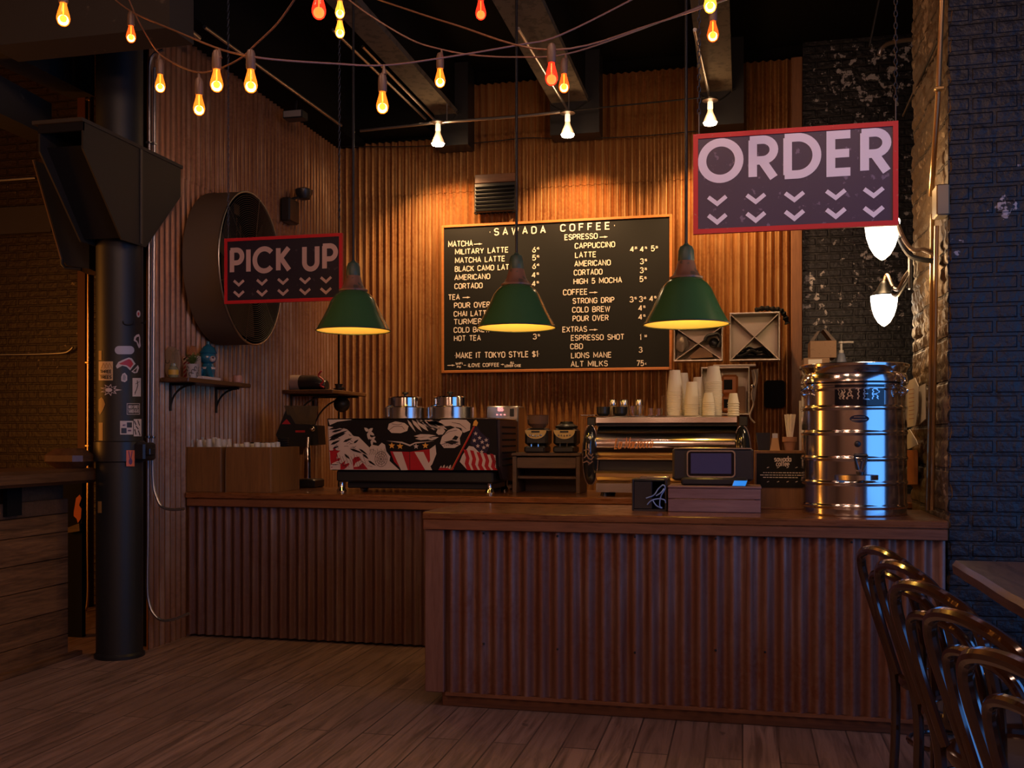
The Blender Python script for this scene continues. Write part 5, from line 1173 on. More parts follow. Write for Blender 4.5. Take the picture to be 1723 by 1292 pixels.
# ------------------------------------------------------------------ register on the front counter
YR_ = 5.40
x0, x1, _, z1 = ext(1124, 818, 1280, 862, YR_)
cr_ = thing('wooden_crate', 'low rosy pallet-wood crate under the register screen', 'crate', ((x0+x1)/2, YR_+.12, SZ))
zm = SZ+(z1-SZ)*.5
part('front_board', MB().bbox(x0, x1, YR_, YR_+.018, SZ, zm-.002, .003), M['pinkwood'], cr_, True); part('front_board', MB().bbox(x0, x1, YR_, YR_+.018, zm+.001, z1-.0125, .003), M['pinkwood'], cr_, True)
part('side_board', MB().bbox(x0, x0+.018, YR_+.0185, YR_+.26, SZ, z1-.0125, .003), M['pinkwood'], cr_, True); part('side_board', MB().bbox(x1-.018, x1, YR_+.0185, YR_+.26, SZ, z1-.0125, .003), M['pinkwood'], cr_, True)
part('top_board', MB().bbox(x0-.002, x1+.004, YR_-.004, YR_+.264, z1-.012, z1, .003), M['pinkwood'], cr_, True)
Yt = 5.50
x0, x1, _, _ = ext(1131, 760, 1268, 805, Yt)
tb = thing('register_screen', 'black point-of-sale stand with a silver-edged customer tablet', 'register', ((x0+x1)/2, Yt+.05, z1))
zt_ = at(1200, 754, Yt).z; zb_ = at(1200, 803, Yt).z
part('housing', MB().bbox(x0, x1, Yt, Yt+.05, zb_-.02, zt_, .012), M['rubber'], tb, True)
part('top_edge', MB().bbox(x0+.01, x1-.01, Yt-.004, Yt+.03, zt_-.006, zt_+.003, .002), M['steel'], tb, True)
t0, t1, tz0, tz1 = ext(1155.5, 757.5, 1237.5, 803, Yt-.012)
def rrect(X0, X1, Z0, Z1, r, Y):
    out = []
    for cx_, cz_, a0_ in ((X1-r, Z1-r, 0), (X0+r, Z1-r, 90), (X0+r, Z0+r, 180), (X1-r, Z0+r, 270)):
        out += [(cx_+r*math.cos(math.radians(a0_+15*k)), Y, cz_+r*math.sin(math.radians(a0_+15*k))) for k in range(7)]
    return out
part('tablet_edge', MB().prism(rrect(t0, t1, tz0, tz1, .02, Yt-.014), (0, .013, 0)), M['steel'], tb, True)
part('tablet_face', MB().prism(rrect(t0+.007, t1-.007, tz0+.007, tz1-.007, .016, Yt-.0165), (0, .004, 0)), mat('tablet_bezel', (.006, .006, .008), .12), tb, True)
part('tablet_screen', MB().prism(rrect(t0+.022, t1-.022, tz0+.020, tz1-.016, .002, Yt-.0175), (0, .003, 0)), mat('tablet_glass', (.02, .018, .045), .06, 0, coat=1, emit=(.25, .22, .6), es=.035), tb, True)
part('foot', MB().bbox(x0+.05, x1-.03, Yt-.05, Yt+.10, z1, zb_-.0, .01), M['rubber'], tb, True)
a, b_, c, d = (1232, 813), (1252, 814), (1257, 806), (1238, 804.5)
p_ = at(1244, 812, Yt-.09)
ph = thing('card_reader', 'small card reader with glowing blue screen before the register', 'card reader', (p_.x, Yt-.075, z1))
part('case', MB().prism([(p_.x-.04, Yt-.09, z1), (p_.x+.035, Yt-.09, z1), (p_.x+.045, Yt-.055, z1+.028), (p_.x-.03, Yt-.055, z1+.028)], (0, .012, -.0)), M['rubber'], ph, True)
part('screen', MB().prism([(p_.x-.036, Yt-.0905, z1+.003), (p_.x+.031, Yt-.0905, z1+.003), (p_.x+.041, Yt-.0565, z1+.028), (p_.x-.026, Yt-.0565, z1+.028)], (0, -.001, .001)), mat('blue_screen', (.02, .2, .6), .2, emit=(.02, .22, .8), es=.8), ph, True, 'lit blue screen')
# black box of cables
x0, x1, _, zt_ = ext(1063, 806, 1122.5, 858, 5.42)
bx = thing('cable_box', 'black open bin of cables left of the pallet-wood crate', 'bin', ((x0+x1)/2, 5.5, SZ))
part('side_wall', MB().bbox(x0, x0+.012, 5.42, 5.66, SZ, zt_, .003), M['rubber'], bx, True); part('side_wall', MB().bbox(x1-.012, x1-.001, 5.42, 5.66, SZ, zt_, .003), M['rubber'], bx, True)
part('back_wall', MB().box(x0+.012, x1-.012, 5.60, 5.612, SZ, zt_), M['matte'], bx, True); part('floor_plate', MB().box(x0+.012, x1-.012, 5.42, 5.60, SZ, SZ+.01), M['rubber'], bx, True)
part('top_wall', MB().bbox(x0+.0125, x1-.0125, 5.42, 5.60, zt_-.012, zt_, .003), M['rubber'], bx, True)
part('left_front', MB().bbox(x0+.0125, x0+.11, 5.42, 5.432, SZ+.011, zt_-.0125, .003), M['rubber'], bx, True)
CB = mat('pale_blue_cable', (.22, .34, .62), .4)
for i, pts in enumerate(([(1087, 838), (1100, 833), (1108, 822), (1116, 816), (1119, 822), (1112, 835), (1110, 850), (1114, 855)], [(1089, 849), (1096, 842), (1108, 839), (1118, 841), (1120, 846)], [(1098, 841), (1104, 850), (1113, 855)], [(1104, 834), (1113, 828), (1117, 822)])):
    solo('cable', MB().tube(smoothpath([at(x, y, 5.405-.006*i) if k % 2 else at(x, y, 5.412-.006*i) for k, (x, y) in enumerate(pts)]), .0035, 6), CB, ['pale blue cable with the tallest loop hanging from the black bin', 'pale blue cable arching low across the black bin', 'short pale blue cable end at the bin bottom', 'short pale blue cable crossing the tall loop'][i], 'cable', 'blue cables in the bin')
p = at(1105, 802, 5.5); solo('metal_tray', MB().bbox(at(1078, 803, 5.5).x, at(1125, 803, 5.5).x, 5.45, 5.58, zt_+.0005, zt_+.012, .002), M['steel'], 'thin steel tray lying on the black cable bin', 'tray')
# ------------------------------------------------------------------ sign box with straws
Yq = 5.70
x0, x1, _, zt_ = ext(1269, 758, 1353, 850, Yq)
sb = thing('sign_box', 'wooden box with a black shop notice on its front', 'sign', ((x0+x1)/2, Yq+.06, SZ))
zb_ = at(1310, 820.5, Yq).z
part('box', MB().bbox(x0, x1, Yq+.006, Yq+.125, SZ, zt_, .003), M['boxwood'], sb, True)
n0, n1, nz0, nz1 = ext(1273, 762.5, 1353, 820.5, Yq)
part('notice', MB().box(n0, n1, Yq, Yq+.0055, nz0, nz1), M['board'], sb, True)
l_ = MB(); f = plane_fn((0, Yq-.001, 0), (1, 0, 0), (0, 0, 1))
c = at(1317, 776, Yq); letters(l_, 'sawada', .034, .0045, plane_fn((c.x-.046, Yq-.001, c.z-.003), (1, 0, 0), (0, 0, 1)), .092, gap=.14); c = at(1317, 782, Yq); letters(l_, 'coffee', .034, .0045, plane_fn((c.x-.036, Yq-.001, c.z-.009), (1, 0, 0), (0, 0, 1)), .072, gap=.14)
for j, y in enumerate((795, 799, 803)):
    c = at(1284 if j != 1 else 1279, y, Yq); x_ = c.x; 
    while x_ < n1-.02-(.01*j):
        w_ = random.uniform(.008, .022); ribbon(l_, [(x_, c.z), (x_+w_, c.z)], .0042, f); x_ += w_+.004
for y in (787, 811):
    for px in (1293, 1310, 1326, 1341): c = at(px, y, Yq); ribbon(l_, [(c.x-.008, c.z), (c.x+.003, c.z+.004)], .003, f)
part('lettering', l_, M['white'], sb, True)
part('lower_rail', MB().bbox(x0+.002, x1-.002, Yq-.003, Yq+.0055, SZ+.0, SZ+.012, .002), M['slabtrim'], sb, True)
# things on the sign box
Yi = Yq+.065
def on_box(px0, px1, y0): X0, X1 = at(px0, 745, Yi).x, at(px1, 745, Yi).x; return X0, X1, at(px0, y0, Yi).z
a0, a1, zt3 = on_box(1272, 1296, 728)
solo('black_caddy', MB().loft([[(a0+.012, Yi-.04, zt_), (a1-.004, Yi-.04, zt_), (a1-.004, Yi+.04, zt_), (a0+.012, Yi+.04, zt_)], [(a0, Yi-.05, zt3), (a1, Yi-.05, zt3), (a1, Yi+.05, zt3), (a0, Yi+.05, zt3)]]), mat('smoked_caddy', (.03, .03, .03), .2, 0, alpha=1), 'smoked black caddy at the left end of the sign box', 'caddy')
a0, a1, zt3 = on_box(1295, 1312, 737)
kt = thing('card_holder', 'wedge-shaped tan holder with a pale blue card on the sign box', 'holder', ((a0+a1)/2, Yi, zt_))
part('wedge', MB().prism([(a0, Yi-.05, zt_), (a1, Yi-.05, zt_), (a1-.012, Yi-.05, zt3), (a0+.012, Yi-.05, zt3)], (0, .05, 0)), mat('tan_wood', (.48, .28, .12), .5), kt, True)
part('card', MB().box((a0+a1)/2-.014, (a0+a1)/2+.016, Yi-.03, Yi-.027, zt3+.0005, at(1300, 729, Yi).z), S['blueish'], kt, True, 'pale blue card')
a0, a1, zt3 = on_box(1316, 1341, 735); R = (a1-a0)/2
pt = thing('terracotta_pot', 'small terracotta pot filled with white straws', 'pot', ((a0+a1)/2, Yi, zt_))
hh = zt3-zt_
part('pot', MB().lathe([(R*.62, 0), (R*.82, hh*.62), (R*.98, hh*.64), (R, hh), (R*.88, hh), (R*.74, hh*.4), (R*.55, .01), (.001, .01)], n=28), M['terracotta'], pt)
straw = MB().rod((0, 0, 0), (0, 0, .19), .0032, 6)
sme = straw.mesh('straw', mat('white_straw', (.72, .66, .64), .5))
for k in range(18):
    a = random.uniform(0, 2*PI); r = R*.45*math.sqrt(random.random()); tx_, ty_ = random.uniform(-.14, .14), random.uniform(-.10, .10)
    o = bpy.data.objects.new('straw', sme); COL.objects.link(o); o.location = ((a0+a1)/2+r*math.cos(a)*.6, Yi+r*math.sin(a)*.6, zt_+.012); o.rotation_euler = (ty_, tx_, 0)
    o['label'] = 'white straw standing in the terracotta pot'; o['category'] = 'straw'; o['group'] = 'straws in the terracotta pot'
p = at(1347, 716, Yi+.03); solo('paper_card', MB().box(p.x-.008, p.x+.008, Yi+.02, Yi+.03, zt_, at(1347, 674, Yi).z), mat('white_card', (.6, .55, .5), .6), 'tall narrow white card standing between straw pot and urn', 'card')
# ------------------------------------------------------------------ steel urn
UX, UY, UR = at(1436, 860, 5.50).x, 5.50, .262
ur = thing('water_urn', 'large ribbed stainless steel urn lettered WATER on the front counter', 'urn', (UX, UY, SZ))
def uz(y): return at(1436, y, UY-UR*.6).z-SZ
zr = [uz(y) for y in (686, 728, 771, 812, 851)]
prof = [(UR-.004, 0), (UR, .005), (UR, .01)]
for z in reversed(zr): prof += [(UR, z-.016), (UR, z-.011), (UR+.0035, z-.006), (UR+.005, z), (UR+.0035, z+.006), (UR, z+.011), (UR, z+.016)]
zs1 = uz(653); prof += [(UR, zs1-.018), (UR, zs1-.012), (UR+.004, zs1-.008), (UR+.004, zs1), (UR-.002, zs1+.004), (UR-.002, zs1+.010), (UR+.004, zs1+.014), (UR+.004, zs1+.022), (UR-.004, zs1+.028), (.001, zs1+.028)]
BR = mat('brushed_steel', (.66, .64, .63), .2, 1.0); tt = NT(BR); v_ = tt.coords((60, 60, .8)); f_ = tt.noise(v_, 2, 3); tt.rough(f_, .10, .19); tt.bump(f_, .04, .002)
UB = part('body', MB().lathe(prof, n=96), BR, ur, ang=50)
zl = zs1+.0285; zt4 = uz(611)
part('lid', MB().lathe([(UR+.001, zl), (UR+.004, zl+.004), (UR+.002, zl+(zt4-zl)*.35), (UR-.006, zl+(zt4-zl)*.5), (UR+.004, zt4-.022), (UR+.012, zt4-.016), (UR+.013, zt4-.004), (UR+.008, zt4), (.001, zt4+.004)], n=96), BR, ur, ang=40)
def on_urn(px, py, lift=.003):
    d = Vector(dirv(px, py)); o = Vector((0, 0, CAMZ)); r = UR+lift
    A = d.x**2+d.y**2; B = -2*(d.x*UX+d.y*UY); C = UX*UX+UY*UY-r*r; D = max(B*B-4*A*C, 0); t = (-B-math.sqrt(D))/(2*A); return o+d*t
def urn_patch(x0, y0, x1, y1, n=14, lift=.003):
    mb = MB()
    for i in range(n):
        a_, b_ = x0+(x1-x0)*i/n, x0+(x1-x0)*(i+1)/n; mb.add([on_urn(a_, y1, lift), on_urn(b_, y1, lift), on_urn(b_, y0, lift), on_urn(a_, y0, lift)], [(0, 1, 2, 3)])
    return mb
part('nameplate', urn_patch(1404.5, 642, 1488, 682), mat('glossy_black_plate', (.008, .008, .010), .15), ur, True, 'black plate with broken lettering')
l_ = MB()
def glitch(x, y):
    k = math.floor((y)*5); return on_urn(1410+x+(1.8 if k % 2 else -.4), 671.5-y*18, .005)
for i, ch in enumerate('WATER'):
    g = GL[ch]
    for pl_ in g[1]:
        P = []
        for (xa_, ya_), (xb_, yb2) in zip(pl_[:-1], pl_[1:]): P += [(xa_+(xb_-xa_)*k/7, ya_+(yb2-ya_)*k/7) for k in range(7)]
        P.append(pl_[-1]); ox = i*14.6
        for s0 in range(0, len(P)-1):
            (xa_, ya_), (xb_, yb2) = P[s0], P[s0+1]
            ym_ = (ya_+yb2)/2
            th = .10; dx, dy = (xb_-xa_), (yb2-ya_); L = math.hypot(dx, dy) or 1; nx, ny = -dy/L*th/2, dx/L*th/2
            sc1 = 20 if g[0] < .6 else 16
            l_.add([glitch(ox+(xa_+nx)*sc1, ya_+ny), glitch(ox+(xb_+nx)*sc1, yb2+ny), glitch(ox+(xb_-nx)*sc1, yb2-ny), glitch(ox+(xa_-nx)*sc1, ya_-ny)], [(0, 1, 2, 3)])
part('lettering', l_, M['steel'], ur, True, smooth=False)
ov = [(1446+16.5*math.cos(2*PI*k/28), 704.5+6.6*math.sin(2*PI*k/28)) for k in range(28)]
mb = MB(); N_ = 28; mb.add([on_urn(x, y) for x, y in ov]+[on_urn(1446, 704.5)], [(i, (i+1) % N_, N_) for i in range(N_)])
part('badge', mb, mat('dark_badge', (.012, .014, .03), .25), ur, True, 'oval dark maker badge')
l_ = MB()
for y, xa_, xb_ in ((701.5, 1437, 1455), (706, 1433, 1459)):
    x_ = xa_
    while x_ < xb_: w_ = random.uniform(1.2, 2.6); ribbon(l_, [(x_, y), (x_+w_, y)], 1.1, lambda a, b: on_urn(a, b, .005)); x_ += w_+.7
part('badge_lettering', l_, M['steel'], ur, True)
q = on_urn(1443, 747, .004); part('gauge_hole', MB().ball((q.x, q.y, q.z), .016, 12, 8, (1, .4, 1)), M['black'], ur, True)
# tap with its drip bracket
q = on_urn(1446, 800, 0); nrm = (Vector((q.x, q.y, 0))-Vector((UX, UY, 0))).normalized()
def off(v, d): return v+nrm*d
tp = MB(); z0, z1_ = on_urn(1446, 796, 0), on_urn(1446, 775, 0)
tp.rod(off(q, .0), off(q, .075), .013, 14); tp.rod(off(q, .06)+Vector((0, 0, .02)), off(q, .06)-Vector((0, 0, .03)), .017, 16)
part('tap', tp, M['rubber'], ur, True)
hd = MB(); a_ = off(on_urn(1446, 766, 0), .055); b_ = off(on_urn(1446, 790, 0), .06); side = Vector((-nrm.y, nrm.x, 0))
hd.tube([b_-side*.012, a_-side*.030, a_+side*.030, b_+side*.012], .007, 8); hd.rod(a_-side*.03, a_+side*.03, .009, 8)
part('tap_handle', hd, M['rubber'], ur, True)
arcp = [off(on_urn(x, 803, 0), d) for x, d in ((1403, .004), (1412, .035), (1430, .07), (1446, .085), (1462, .08), (1474, .045), (1478, .004))]
br_ = MB(); r0 = [p for p in smoothpath(arcp, 4)]
br_.loft([[tuple(p+Vector((0, 0, -.012))), tuple(p+Vector((0, 0, .012))), tuple(p+nrm*.004+Vector((0, 0, .012))), tuple(p+nrm*.004+Vector((0, 0, -.012)))] for p in r0])
part('tap_guard', br_, M['steel'], ur, True)
for s_, px in ((-1, 1362), (1, 1512)):
    q = on_urn(px, 640, .004); n2 = (Vector((q.x-UX, q.y-UY, 0))).normalized(); t2_ = Vector((-n2.y, n2.x, 0)); zA, zB = uz(630)+SZ, uz(668)+SZ
    q.z = 0
    mb = MB(); mb.tube(smoothpath([q+t2_*.02+Vector((0, 0, zA)), q+n2*.03+t2_*.012+Vector((0, 0, zA-.03)), q+n2*.012+Vector((0, 0, zA-.06)), q+n2*.05+Vector((0, 0, zA-.085)), q+n2*.02-t2_*.008+Vector((0, 0, zB))], 5), .006, 8)
    mb.tube(smoothpath([q-t2_*.02+Vector((0, 0, zA)), q+n2*.026-t2_*.012+Vector((0, 0, zA-.03)), q+n2*.010+Vector((0, 0, zA-.07)), q+n2*.04+Vector((0, 0, zA-.10)), q+n2*.002+Vector((0, 0, zB+.02))], 5), .005, 8)
    part('lid_clamp', mb, M['chrome'], ur, True)
# ------------------------------------------------------------------ X-divider crates on the back wall
YCR = 8.98
TIN = mat('galvanised_crate', (.46, .38, .28), .38, .5); RIM = mat('bright_crate_rim', (.62, .58, .52), .3, .9)
def wall_crate(px0, py0, px1, py1, label, cross=True, depth=.26):
    x0, x1, z0, z1 = ext(px0, py0, px1, py1, YCR); t = thing('wall_crate', label, 'wall crate', ((x0+x1)/2, YCR+depth/2, z0), 0, 'metal crates on the back wall')
    w_ = .008
    for a in ((x0, x0+w_, z0, z1), (x1-w_, x1, z0, z1)): part('side_sheet', MB().box(a[0], a[1], YCR, YCR+depth, a[2], a[3]), TIN, t, True)
    for a in ((z0, z0+w_), (z1-w_, z1)): part('end_sheet', MB().box(x0+w_, x1-w_, YCR, YCR+depth, a[0], a[1]), TIN, t, True)
    part('back_sheet', MB().box(x0+w_, x1-w_, YCR+depth-.006, YCR+depth, z0+w_, z1-w_), TIN, t, True)
    part('front_rim', MB().tube([(x0, YCR, z0), (x1, YCR, z0), (x1, YCR, z1), (x0, YCR, z1)], .006, 6, closed=True), RIM, t, True)
    if cross:
        for s_ in (1, -1):
            p_, q_ = ((x0+w_, z0+w_), (x1-w_, z1-w_)) if s_ > 0 else ((x0+w_, z1-w_), (x1-w_, z0+w_))
            n_ = Vector((-(q_[1]-p_[1]), q_[0]-p_[0])).normalized()*.004
            part('divider', MB().prism([(p_[0]-n_.x, YCR+.03, p_[1]-n_.y), (q_[0]-n_.x, YCR+.03, q_[1]-n_.y), (q_[0]+n_.x, YCR+.03, q_[1]+n_.y), (p_[0]+n_.x, YCR+.03, p_[1]+n_.y)], (0, depth-.04, 0)), TIN, t, True)
    return t, x0, x1, z0, z1
c1 = wall_crate(1134, 548, 1216, 606.5, 'metal crate with X divider holding crumpled plastic, below right pendant')
c2 = wall_crate(1228, 526, 1312, 605.5, 'metal crate with X divider holding black straps, right of the pair')
c3 = wall_crate(1180, 618, 1261, 697, 'open metal crate of orange coffee bags behind the paper cups', cross=False)
# contents
def blob(n, c, r, seed, sc=(1, 1, 1)):
    mb = MB().ball(c, r, 18, 12, sc); mb.v = [tuple(Vector(v)+(Vector(v)-Vector(c))*.45*mn.noise(Vector(v)*18+Vector((seed, 0, 0)))) for v in mb.v]; return mb
p = at(1147, 577, YCR+.1); solo('plastic_bag', blob('b', (p.x, p.y-.03, p.z), .065, 3, (.8, 1, 1.35)), mat('crumpled_film', (.45, .36, .28), .15, 0, alpha=1), 'crumpled clear plastic bag in the left X-divider crate', 'plastic bag')
hp = thing('headphones', 'black headphone-like gear hanging inside the left X-divider crate', 'headphones', tuple(at(1200, 590, YCR+.02)))
q = [at(x, y, YCR+.015) for x, y in ((1186, 573), (1190, 566), (1200, 563), (1208, 562), (1213, 572), (1209, 584))]
part('band', MB().tube(smoothpath(q), .016, 8), M['rubber'], hp, True); p = at(1201, 577, YCR+.05); part('ear_cup', MB().ball(tuple(p), .045, 16, 10, (1, .6, 1)), M['rubber'], hp, True)
p = at(1177, 595, YCR+.1); solo('parcel', MB().prism([at(x, y, YCR+.05) for x, y in ((1160, 599), (1178, 584), (1196, 590), (1200, 601), (1163, 603))], (0, .12, 0)), M['kraft'], 'folded brown parcel at the bottom of the left X-divider crate', 'parcel')
for k in range(5):
    pts = [at(1242+52*random.random(), 588+14*random.random() if 1 else 0, YCR+.04+.02*k) for _ in range(6)]
    pts = [at(1238+ (k*13+j*9) % 62, 603-4-abs(((k*13+j*9) % 62)-31)*-.0-(0 if abs(((k*13+j*9) % 62)-31) > 20 else random.uniform(3, 14)), YCR+.03+.03*k) for j in range(6)]
    solo('strap', MB().tube(smoothpath(pts), .012, 6), M['matte'], 'black strap coiled in the lower quarter of the right X-divider crate', 'strap', 'black straps in the right crate')
q = [at(x, y, YCR+.05) for x, y in ((1270, 522.5), (1284, 519), (1300, 520), (1313, 522), (1320, 530), (1325, 545))]
solo('black_cloth', MB().tube(smoothpath(q), [.015+.012*math.sin(k*.9)**2 for k in range(31)], 8), M['matte'], 'black rag lying over the top corner of the right X-divider crate', 'cloth')
ORG = mat('orange_bag', (.55, .19, .05), .5)
for i, (a0, b0_, a1_, b1_, lb) in enumerate(((1214, 630, 1242, 664, 'orange coffee bag with dark label, upper one in the open crate'), (1214, 664, 1238, 694, 'orange coffee bag below the dark-labelled one in the open crate'))):
    x0, x1, z0, z1 = ext(a0, b0_, a1_, b1_, YCR+.05); t = thing('coffee_bag', lb, 'coffee bag', ((x0+x1)/2, YCR+.09, z0))
    part('bag', MB().bbox(x0, x1, YCR+.055, YCR+.12, z0, z1, .02), ORG, t, True); part('label', MB().box(x0+.02, x1-.05, YCR+.0525, YCR+.0545, z0+(z1-z0)*.25, z0+(z1-z0)*.75), M['board'], t, True, 'black label')
x0, x1, z0, z1 = ext(1241, 650, 1254, 696, YCR+.04); solo('paper_bag', MB().bbox(x0, x1, YCR+.03, YCR+.14, z0, z1, .008), M['kraft'], 'brown paper bag at the right end of the open crate', 'bag')
x0, x1, z0, z1 = ext(1191, 607, 1271, 617, YCR+.02)
solo('magazine', MB().bbox(at(1200, 612, YCR).x, at(1272, 612, YCR).x, YCR-.02, YCR+.2, at(1230, 617, YCR).z, at(1230, 613.5, YCR).z, .002), mat('pale_magazine', (.35, .28, .26), .5), 'pale magazine lying on top of the open crate', 'magazine')
q = [at(x, y, YCR-.01) for x, y in ((1268, 622), (1272, 640), (1265, 662), (1268, 680), (1262, 700), (1270, 712))]
ap_ = thing('apron', 'hanging pale apron strings right of the open crate', 'apron', tuple(q[-1]))
part('cloth', MB().prism([at(x, y, YCR) for x, y in ((1264, 622), (1276, 620), (1275, 640), (1270, 675), (1263, 672), (1267, 645))], (0, .02, 0)), mat('dingy_cloth', (.30, .24, .20), .8), ap_, True)
part('string', MB().tube(smoothpath(q), .008, 6), mat('dingy_string', (.28, .22, .18), .8), ap_, True)
part('peg', MB().ball(tuple(at(1266, 650, YCR-.02)), .018, 12, 8), M['chrome'], ap_, True)
x0, x1, z0, z1 = ext(1286, 640, 1320.5, 686.5, YB-.03)
solo('black_tablet', MB().prism(rrect(x0, x1, z0, z1, .03, YB-.05), (0, .03, 0)), M['matte'], 'rounded black slab hanging on the corrugated wall by the brown post', 'tablet')
# ------------------------------------------------------------------ cabinet, cardboard boxes and pump bottle behind the urn
YK = 7.55
x0, x1 = at(1353, 700, YK).x, at(1500, 700, YK).x; zt_ = at(1420, 627, YK).z
kb = thing('back_cabinet', 'tall dark cabinet standing behind the steel urn', 'cabinet', ((x0+x1)/2, YK+.2, 0))
part('carcass', MB().bbox(x0, x1, YK, YK+.4, 0, zt_-.02, .004), M['black'], kb, True); part('top', MB().bbox(x0-.005, x1+.005, YK-.01, YK+.41, zt_-.0195, zt_, .003), M['darkwood'], kb, True)
def carton(px0, py0, px1, py1, Y, dep, label, z0=None, flaps=False):
    X0, X1, Z0, Z1 = ext(px0, py0, px1, py1, Y); Z0 = z0 if z0 is not None else Z0
    t = thing('cardboard_box', label, 'cardboard box', ((X0+X1)/2, Y+dep/2, Z0), 0, 'cardboard boxes behind the urn')
    part('body', MB().bbox(X0, X1, Y, Y+dep, Z0, Z1, .003), M['kraft'], t, True)
    if flaps:
        part('flap', MB().prism([(X0, Y+.02, Z1), (X0+.03, Y+.02, Z1), ((X0+X1)/2-.02, Y+.02, Z1+.075), ((X0+X1)/2-.04, Y+.02, Z1+.07)], (0, dep-.04, 0)), M['darkwood'], t, True)
        part('flap', MB().prism([(X1-.03, Y+.02, Z1), (X1, Y+.02, Z1), ((X0+X1)/2+.02, Y+.02, Z1+.085), ((X0+X1)/2, Y+.02, Z1+.085)], (0, dep-.04, 0)), M['darkwood'], t, True)
    return t, X0, X1, Z0, Z1
lo = carton(1352, 602, 1396, 627, YK+.02, .3, 'lower cardboard box with a white label, mostly behind the urn', zt_+.0005)
lx0, lx1, lz0, lz1 = ext(1360, 604.5, 1383, 617, YK+.018); part('label', MB().box(lx0, lx1, YK+.0175, YK+.0195, lz0, lz1), M['paper'], lo[0], True, 'white paper label')
carton(1363, 573, 1407.5, 601.5, YK+.03, .26, 'upper cardboard box with raised flaps on top of the labelled one', lo[4]+.0005, True)
p = at(1415.5, 612, YK+.12); zb_ = zt_+.0005; h_ = at(1415.5, 594, YK+.12).z-zb_
pb_ = thing('pump_bottle', 'grey pump bottle standing behind the urn lid', 'bottle', (p.x, p.y, zb_))
part('bottle', MB().lathe([(.04, 0), (.042, .01), (.040, h_*.5), (.026, h_*.92), (.018, h_)], n=24), mat('grey_blue_bottle', (.22, .24, .32), .4), pb_); PT = mat('pale_pump', (.62, .56, .5), .4)
part('pump', MB().lathe([(.018, h_+.001), (.018, h_+.02), (.009, h_+.022), (.009, h_+.07), (.02, h_+.072), (.02, h_+.085)], n=16).tube([(0, 0, h_+.078), (.05, 0, h_+.08), (.085, 0, h_+.078)], .008, 8), PT, pb_)
# ------------------------------------------------------------------ papers on the pillar
XQ = pl-.045
def sheet_on(name, pts, label, cat, matl, dx=0): 
    return solo(name, MB().prism([at_x(x, y, XQ-dx) for x, y in pts], (.004, 0, 0)), matl, label, cat)
PAP = mat('note_paper', (.52, .43, .33), .7); 
ps = sheet_on('paper_sheet', ((1530, 640), (1539, 636), (1545, 650), (1544, 690), (1540, 716), (1522, 720), (1523, 660)), 'large pale paper pinned to the pillar side right of the urn', 'paper', PAP, .02)
sheet_on('paper_sheet', ((1547, 650), (1557, 645), (1557, 705), (1546, 715)), 'narrow printed paper pinned farther right on the pillar side', 'paper', PAP)
sheet_on('paper_sheet', ((1521, 728), (1530, 722), (1541, 740), (1544, 748), (1527, 756)), 'folded paper corner hanging low on the pillar side by the urn', 'paper', PAP, .03)
l_ = MB()
for y in range(656, 706, 7): ribbon(l_, [(1529, y), (1538, y-1.5)], 1.2, lambda a, b: tuple(at_x(a, b, XQ-.0225)))
part('printing', l_, mat('faded_print', (.30, .12, .06), .7), ps, True)
pts = [at_x(x, y, XQ+.0) for x, y in ((1522, 757), (1538, 757), (1538, 815), (1522, 815))]
solo('brown_board', MB().prism(pts, (.02, 0, 0)), M['orange_frame'], 'orange-brown board leaning on the pillar side behind the urn', 'board')
# ------------------------------------------------------------------ left wall shelves
def wall_shelf(x_out, y0, y1, z, label, br_y):
    t = thing('wall_shelf', label, 'shelf', (XL+.1, (y0+y1)/2, z-.03), 0, 'wooden shelves on the left wall')
    part('board', MB().bbox(XL+.016, x_out, y0, y1, z-.032, z, .004), M['ledge'], t, True)
    for y in br_y:
        d = (x_out-XL)*.8; mb = MB(); mb.tube([(XL+.02, y, z-.035), (XL+.02, y, z-.035-d*1.05)], .010, 6); mb.tube([(XL+.02, y, z-.04), (x_out-.02, y, z-.04)], .010, 6)
        mb.tube([(XL+.02+d*.92*(1-math.cos(PI/2*k/8)), y, z-.045-d*.9*(1-math.sin(PI/2*k/8))) for k in range(9)], .008, 6)
        part('bracket', mb, M['ironblack'], t, True)
    return t
ZS = 1.862
wall_shelf(-3.72, 6.20, 7.10, ZS, 'wooden wall shelf of ornaments below the drum fan', (6.32, 6.95))
wall_shelf(-3.46, 8.08, 8.88, ZS, 'wooden wall shelf with a rolled bag near the room corner', (8.25, 8.72))
ys = 6.30
def on_shelf(px, X): p = at_x(px, 632, X); return p.y
def sx(px, py, Y): return at(px, py, Y)
# wood slice mask
Yw = 6.28; c = sx(288, 602, Yw); pts = [(c.x+.062*math.cos(2*PI*k/24), Yw, ZS+.112+.111*math.sin(2*PI*k/24)) for k in range(24)]
mk = thing('oval_plaque', 'oval pale plaque standing at the left end of the ornament shelf', 'plaque', (c.x, Yw, ZS))
part('slab', MB().prism(pts, (0, .02, 0)), mat('pale_plaque', (.28, .19, .12), .6), mk, True)
l_ = MB(); f = plane_fn((c.x, Yw-.001, ZS+.12), (1, 0, 0), (0, 0, 1)); ribbon(l_, arc(-.028, .0, .016, .016, 150, 390, 8), .006, f); ribbon(l_, arc(.01, -.03, .02, .01, 180, 360, 8), .005, f)
part('carved_mark', l_, M['darkwood'], mk, True)
c = sx(292, 620, 6.25); jr = thing('glass_jar', 'small glass jar with yellow label before the oval plaque', 'jar', (c.x, 6.25, ZS))
